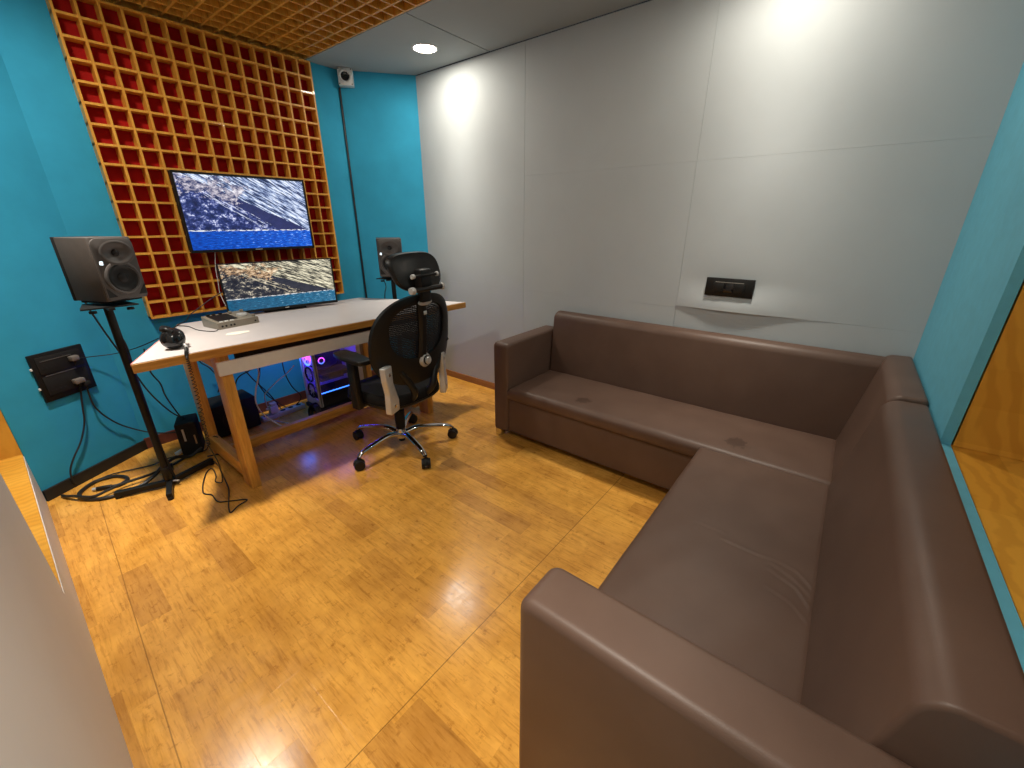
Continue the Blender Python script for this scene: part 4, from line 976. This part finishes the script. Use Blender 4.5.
for i in range(56): bm.faces.new((rings[0][i], rings[0][(i + 1) % 56], fr[0][(i + 1) % 56], fr[0][i]))
for a, b_ in zip(fr, fr[1:]):
    for i in range(56): bm.faces.new((a[i], a[(i + 1) % 56], b_[(i + 1) % 56], b_[i]))
bmesh.ops.remove_doubles(bm, verts=bm.verts[:], dist=.0004)
hr = obj('headrest', bm, BLACK, ch, smooth=50)
hb = head(.02, 1.06)
bm = new(); box(bm, -.045, .035, hb.y - .050, hb.y + .006, 1.03, 1.135, bev=.012); box(bm, -.035, .030, hb.y - .040, hb.y + .0, .965, 1.04, bev=.008); hk = obj('headrest_bracket', bm, BLACK, ch)
bm = new(); cyl(bm, (-.110, hb.y - .060, 1.038), (.085, hb.y - .060, 1.038), .013, n=16); rod = obj('pivot_rod', bm, BLACK, ch)
for x0, x1 in ((-.134, -.110), (.085, .098)): obj('rod_cap', Cy((x0, hb.y - .060, 1.038), (x1, hb.y - .060, 1.038), .018, n=18, bev=.003), SILVER, rod)
bm = new(); cyl(bm, (-.095, hb.y - .052, 1.105), (.060, hb.y - .052, 1.105), .007, n=12); rod2 = obj('upper_rod', bm, BLACK, ch)
for x0, x1 in ((-.112, -.094), (.060, .074)): obj('rod_cap', Cy((x0, hb.y - .052, 1.105), (x1, hb.y - .052, 1.105), .012, n=16, bev=.002), SILVER, rod2)

# ------------------------------------------------------------------ corner sofa
sofa = thing('corner_sofa', 'large dark brown leather corner sofa along the grey wall', 'sofa', (1.9, .36, 0))
SX, SY = 1.9, .36
def S(name, bm, mat=LEATHER, sm=45, parent=None):
    bmesh.ops.translate(bm, vec=(-SX, -SY, 0), verts=bm.verts[:]); return obj(name, bm, mat, parent or sofa, smooth=sm)
FX = 1.900
# long side along the grey wall
bm = new(); prism(bm, rpoly([(FX + .018, .048), (2.500, .048), (2.500, .292), (FX + .018, .292)], [.012, .01, .01, .012], 4), 'y', -.30, 1.545); S('base', bm)
def dispA(x, y):
    u = (y - .71) / .83; w = (x - 2.13) / .23
    return .012 * (1 - u * u) * (1 - w * w) + .0012 * math.sin(x * 31 + y * 9) * math.sin(y * 13)
bm = new(); cushion(bm, FX - .006, 2.385, -.155, 1.543, .294, .368, .030, 16, 50, dispA); S('seat_cushion', bm, LEATHER_STAINED, sm=60)
bm = new(); prism(bm, rpoly([(FX + .004, .046), (2.503, .046), (2.503, .655), (FX + .004, .652)], [.012, .01, .022, .030], 6), 'y', 1.547, 1.668, bev=.020, seg=4); S('armrest', bm)
bm = new(); prism(bm, rpoly([(2.372, .30), (2.503, .30), (2.503, .785), (2.412, .770)], [.01, .01, .03, .05], 8), 'y', -.255, 1.543, bev=.016, seg=3); S('backrest', bm)
bm = new(); prism(bm, rpoly([(-.128, .30), (-.316, .30), (-.316, .792), (-.216, .788)], [.01, .01, .016, .045], 8), 'x', 1.872, 2.503, bev=.012, seg=3); S('corner_backrest', bm)
# short side along the rear wall
bm = new(); prism(bm, rpoly([(.352, .048), (-.30, .048), (-.30, .292), (.352, .292)], [.012, .01, .01, .012], 4), 'x', .612, FX + .012); S('base', bm)
WR_ = [[(1.30, .212), (1.295, .132)], [(1.26, .113), (1.258, .028), (1.268, -.037), (1.263, -.08), (1.227, -.117)], [(1.214, -.019), (1.192, -.084), (1.146, -.116)], [(1.138, -.026), (1.125, -.075), (1.09, -.114)], [(1.245, -.02), (1.228, -.07), (1.19, -.116)]]
def segd(p, a, b):
    ax, ay = a; bx, by = b; dx, dy = bx - ax, by - ay; t_ = max(0, min(1, ((p[0] - ax) * dx + (p[1] - ay) * dy) / (dx * dx + dy * dy)))
    return (p[0] - ax - dx * t_) * (-dy) + (p[1] - ay - dy * t_) * dx, math.hypot(p[0] - ax - dx * t_, p[1] - ay - dy * t_)
def dispB(x, y):
    u = (x - 1.255) / .64; w = (y - .12) / .24
    h = .014 * (1 - u ** 2) * (1 - w * w) + .0010 * math.sin(x * 23 + y * 17) * math.sin(y * 29)
    if 1.05 < x < 1.34 and y < .24:
        for k, c in enumerate(WR_):
            best = min((segd((x, y), a, b) for a, b in zip(c, c[1:])), key=lambda q: q[1]); d = best[1]; s = 1 if best[0] > 0 else -1
            amp = (.0005, .0011, .0012, .0010, .0009)[k]
            h += amp * math.exp(-((d * s - .007) / .008) ** 2) - amp * 1.1 * math.exp(-((d * s + .002) / .005) ** 2)
    return h
bm = new(); cushion(bm, .614, FX - .012, -.150, .366, .294, .374, .026, 190, 74, dispB); S('seat_cushion', bm, sm=60)
bm = new(); prism(bm, rpoly([(.372, .046), (-.312, .046), (-.312, .658), (.372, .658)], [.02, .01, .022, .035], 8), 'x', .482, .612, bev=.022, seg=5); S('armrest', bm)
bm = new(); prism(bm, rpoly([(-.118, .30), (-.316, .30), (-.316, .778), (-.205, .776)], [.01, .01, .012, .050], 8), 'x', .614, 1.868, bev=.010, seg=3); S('backrest', bm)
for x, y in ((FX + .035, 1.630), (2.44, 1.630), (2.44, -.25), (.53, .325), (.53, -.27), (FX - .06, .31)):
    bm = new(); prism(bm, [(-.03, .048), (.03, .048), (.012, 0), (-.03, 0)], 'y', -.025, .025, bev=.002, seg=1); bmesh.ops.translate(bm, vec=(x, y, 0), verts=bm.verts[:]); S('foot', bm, CHROME, sm=0)
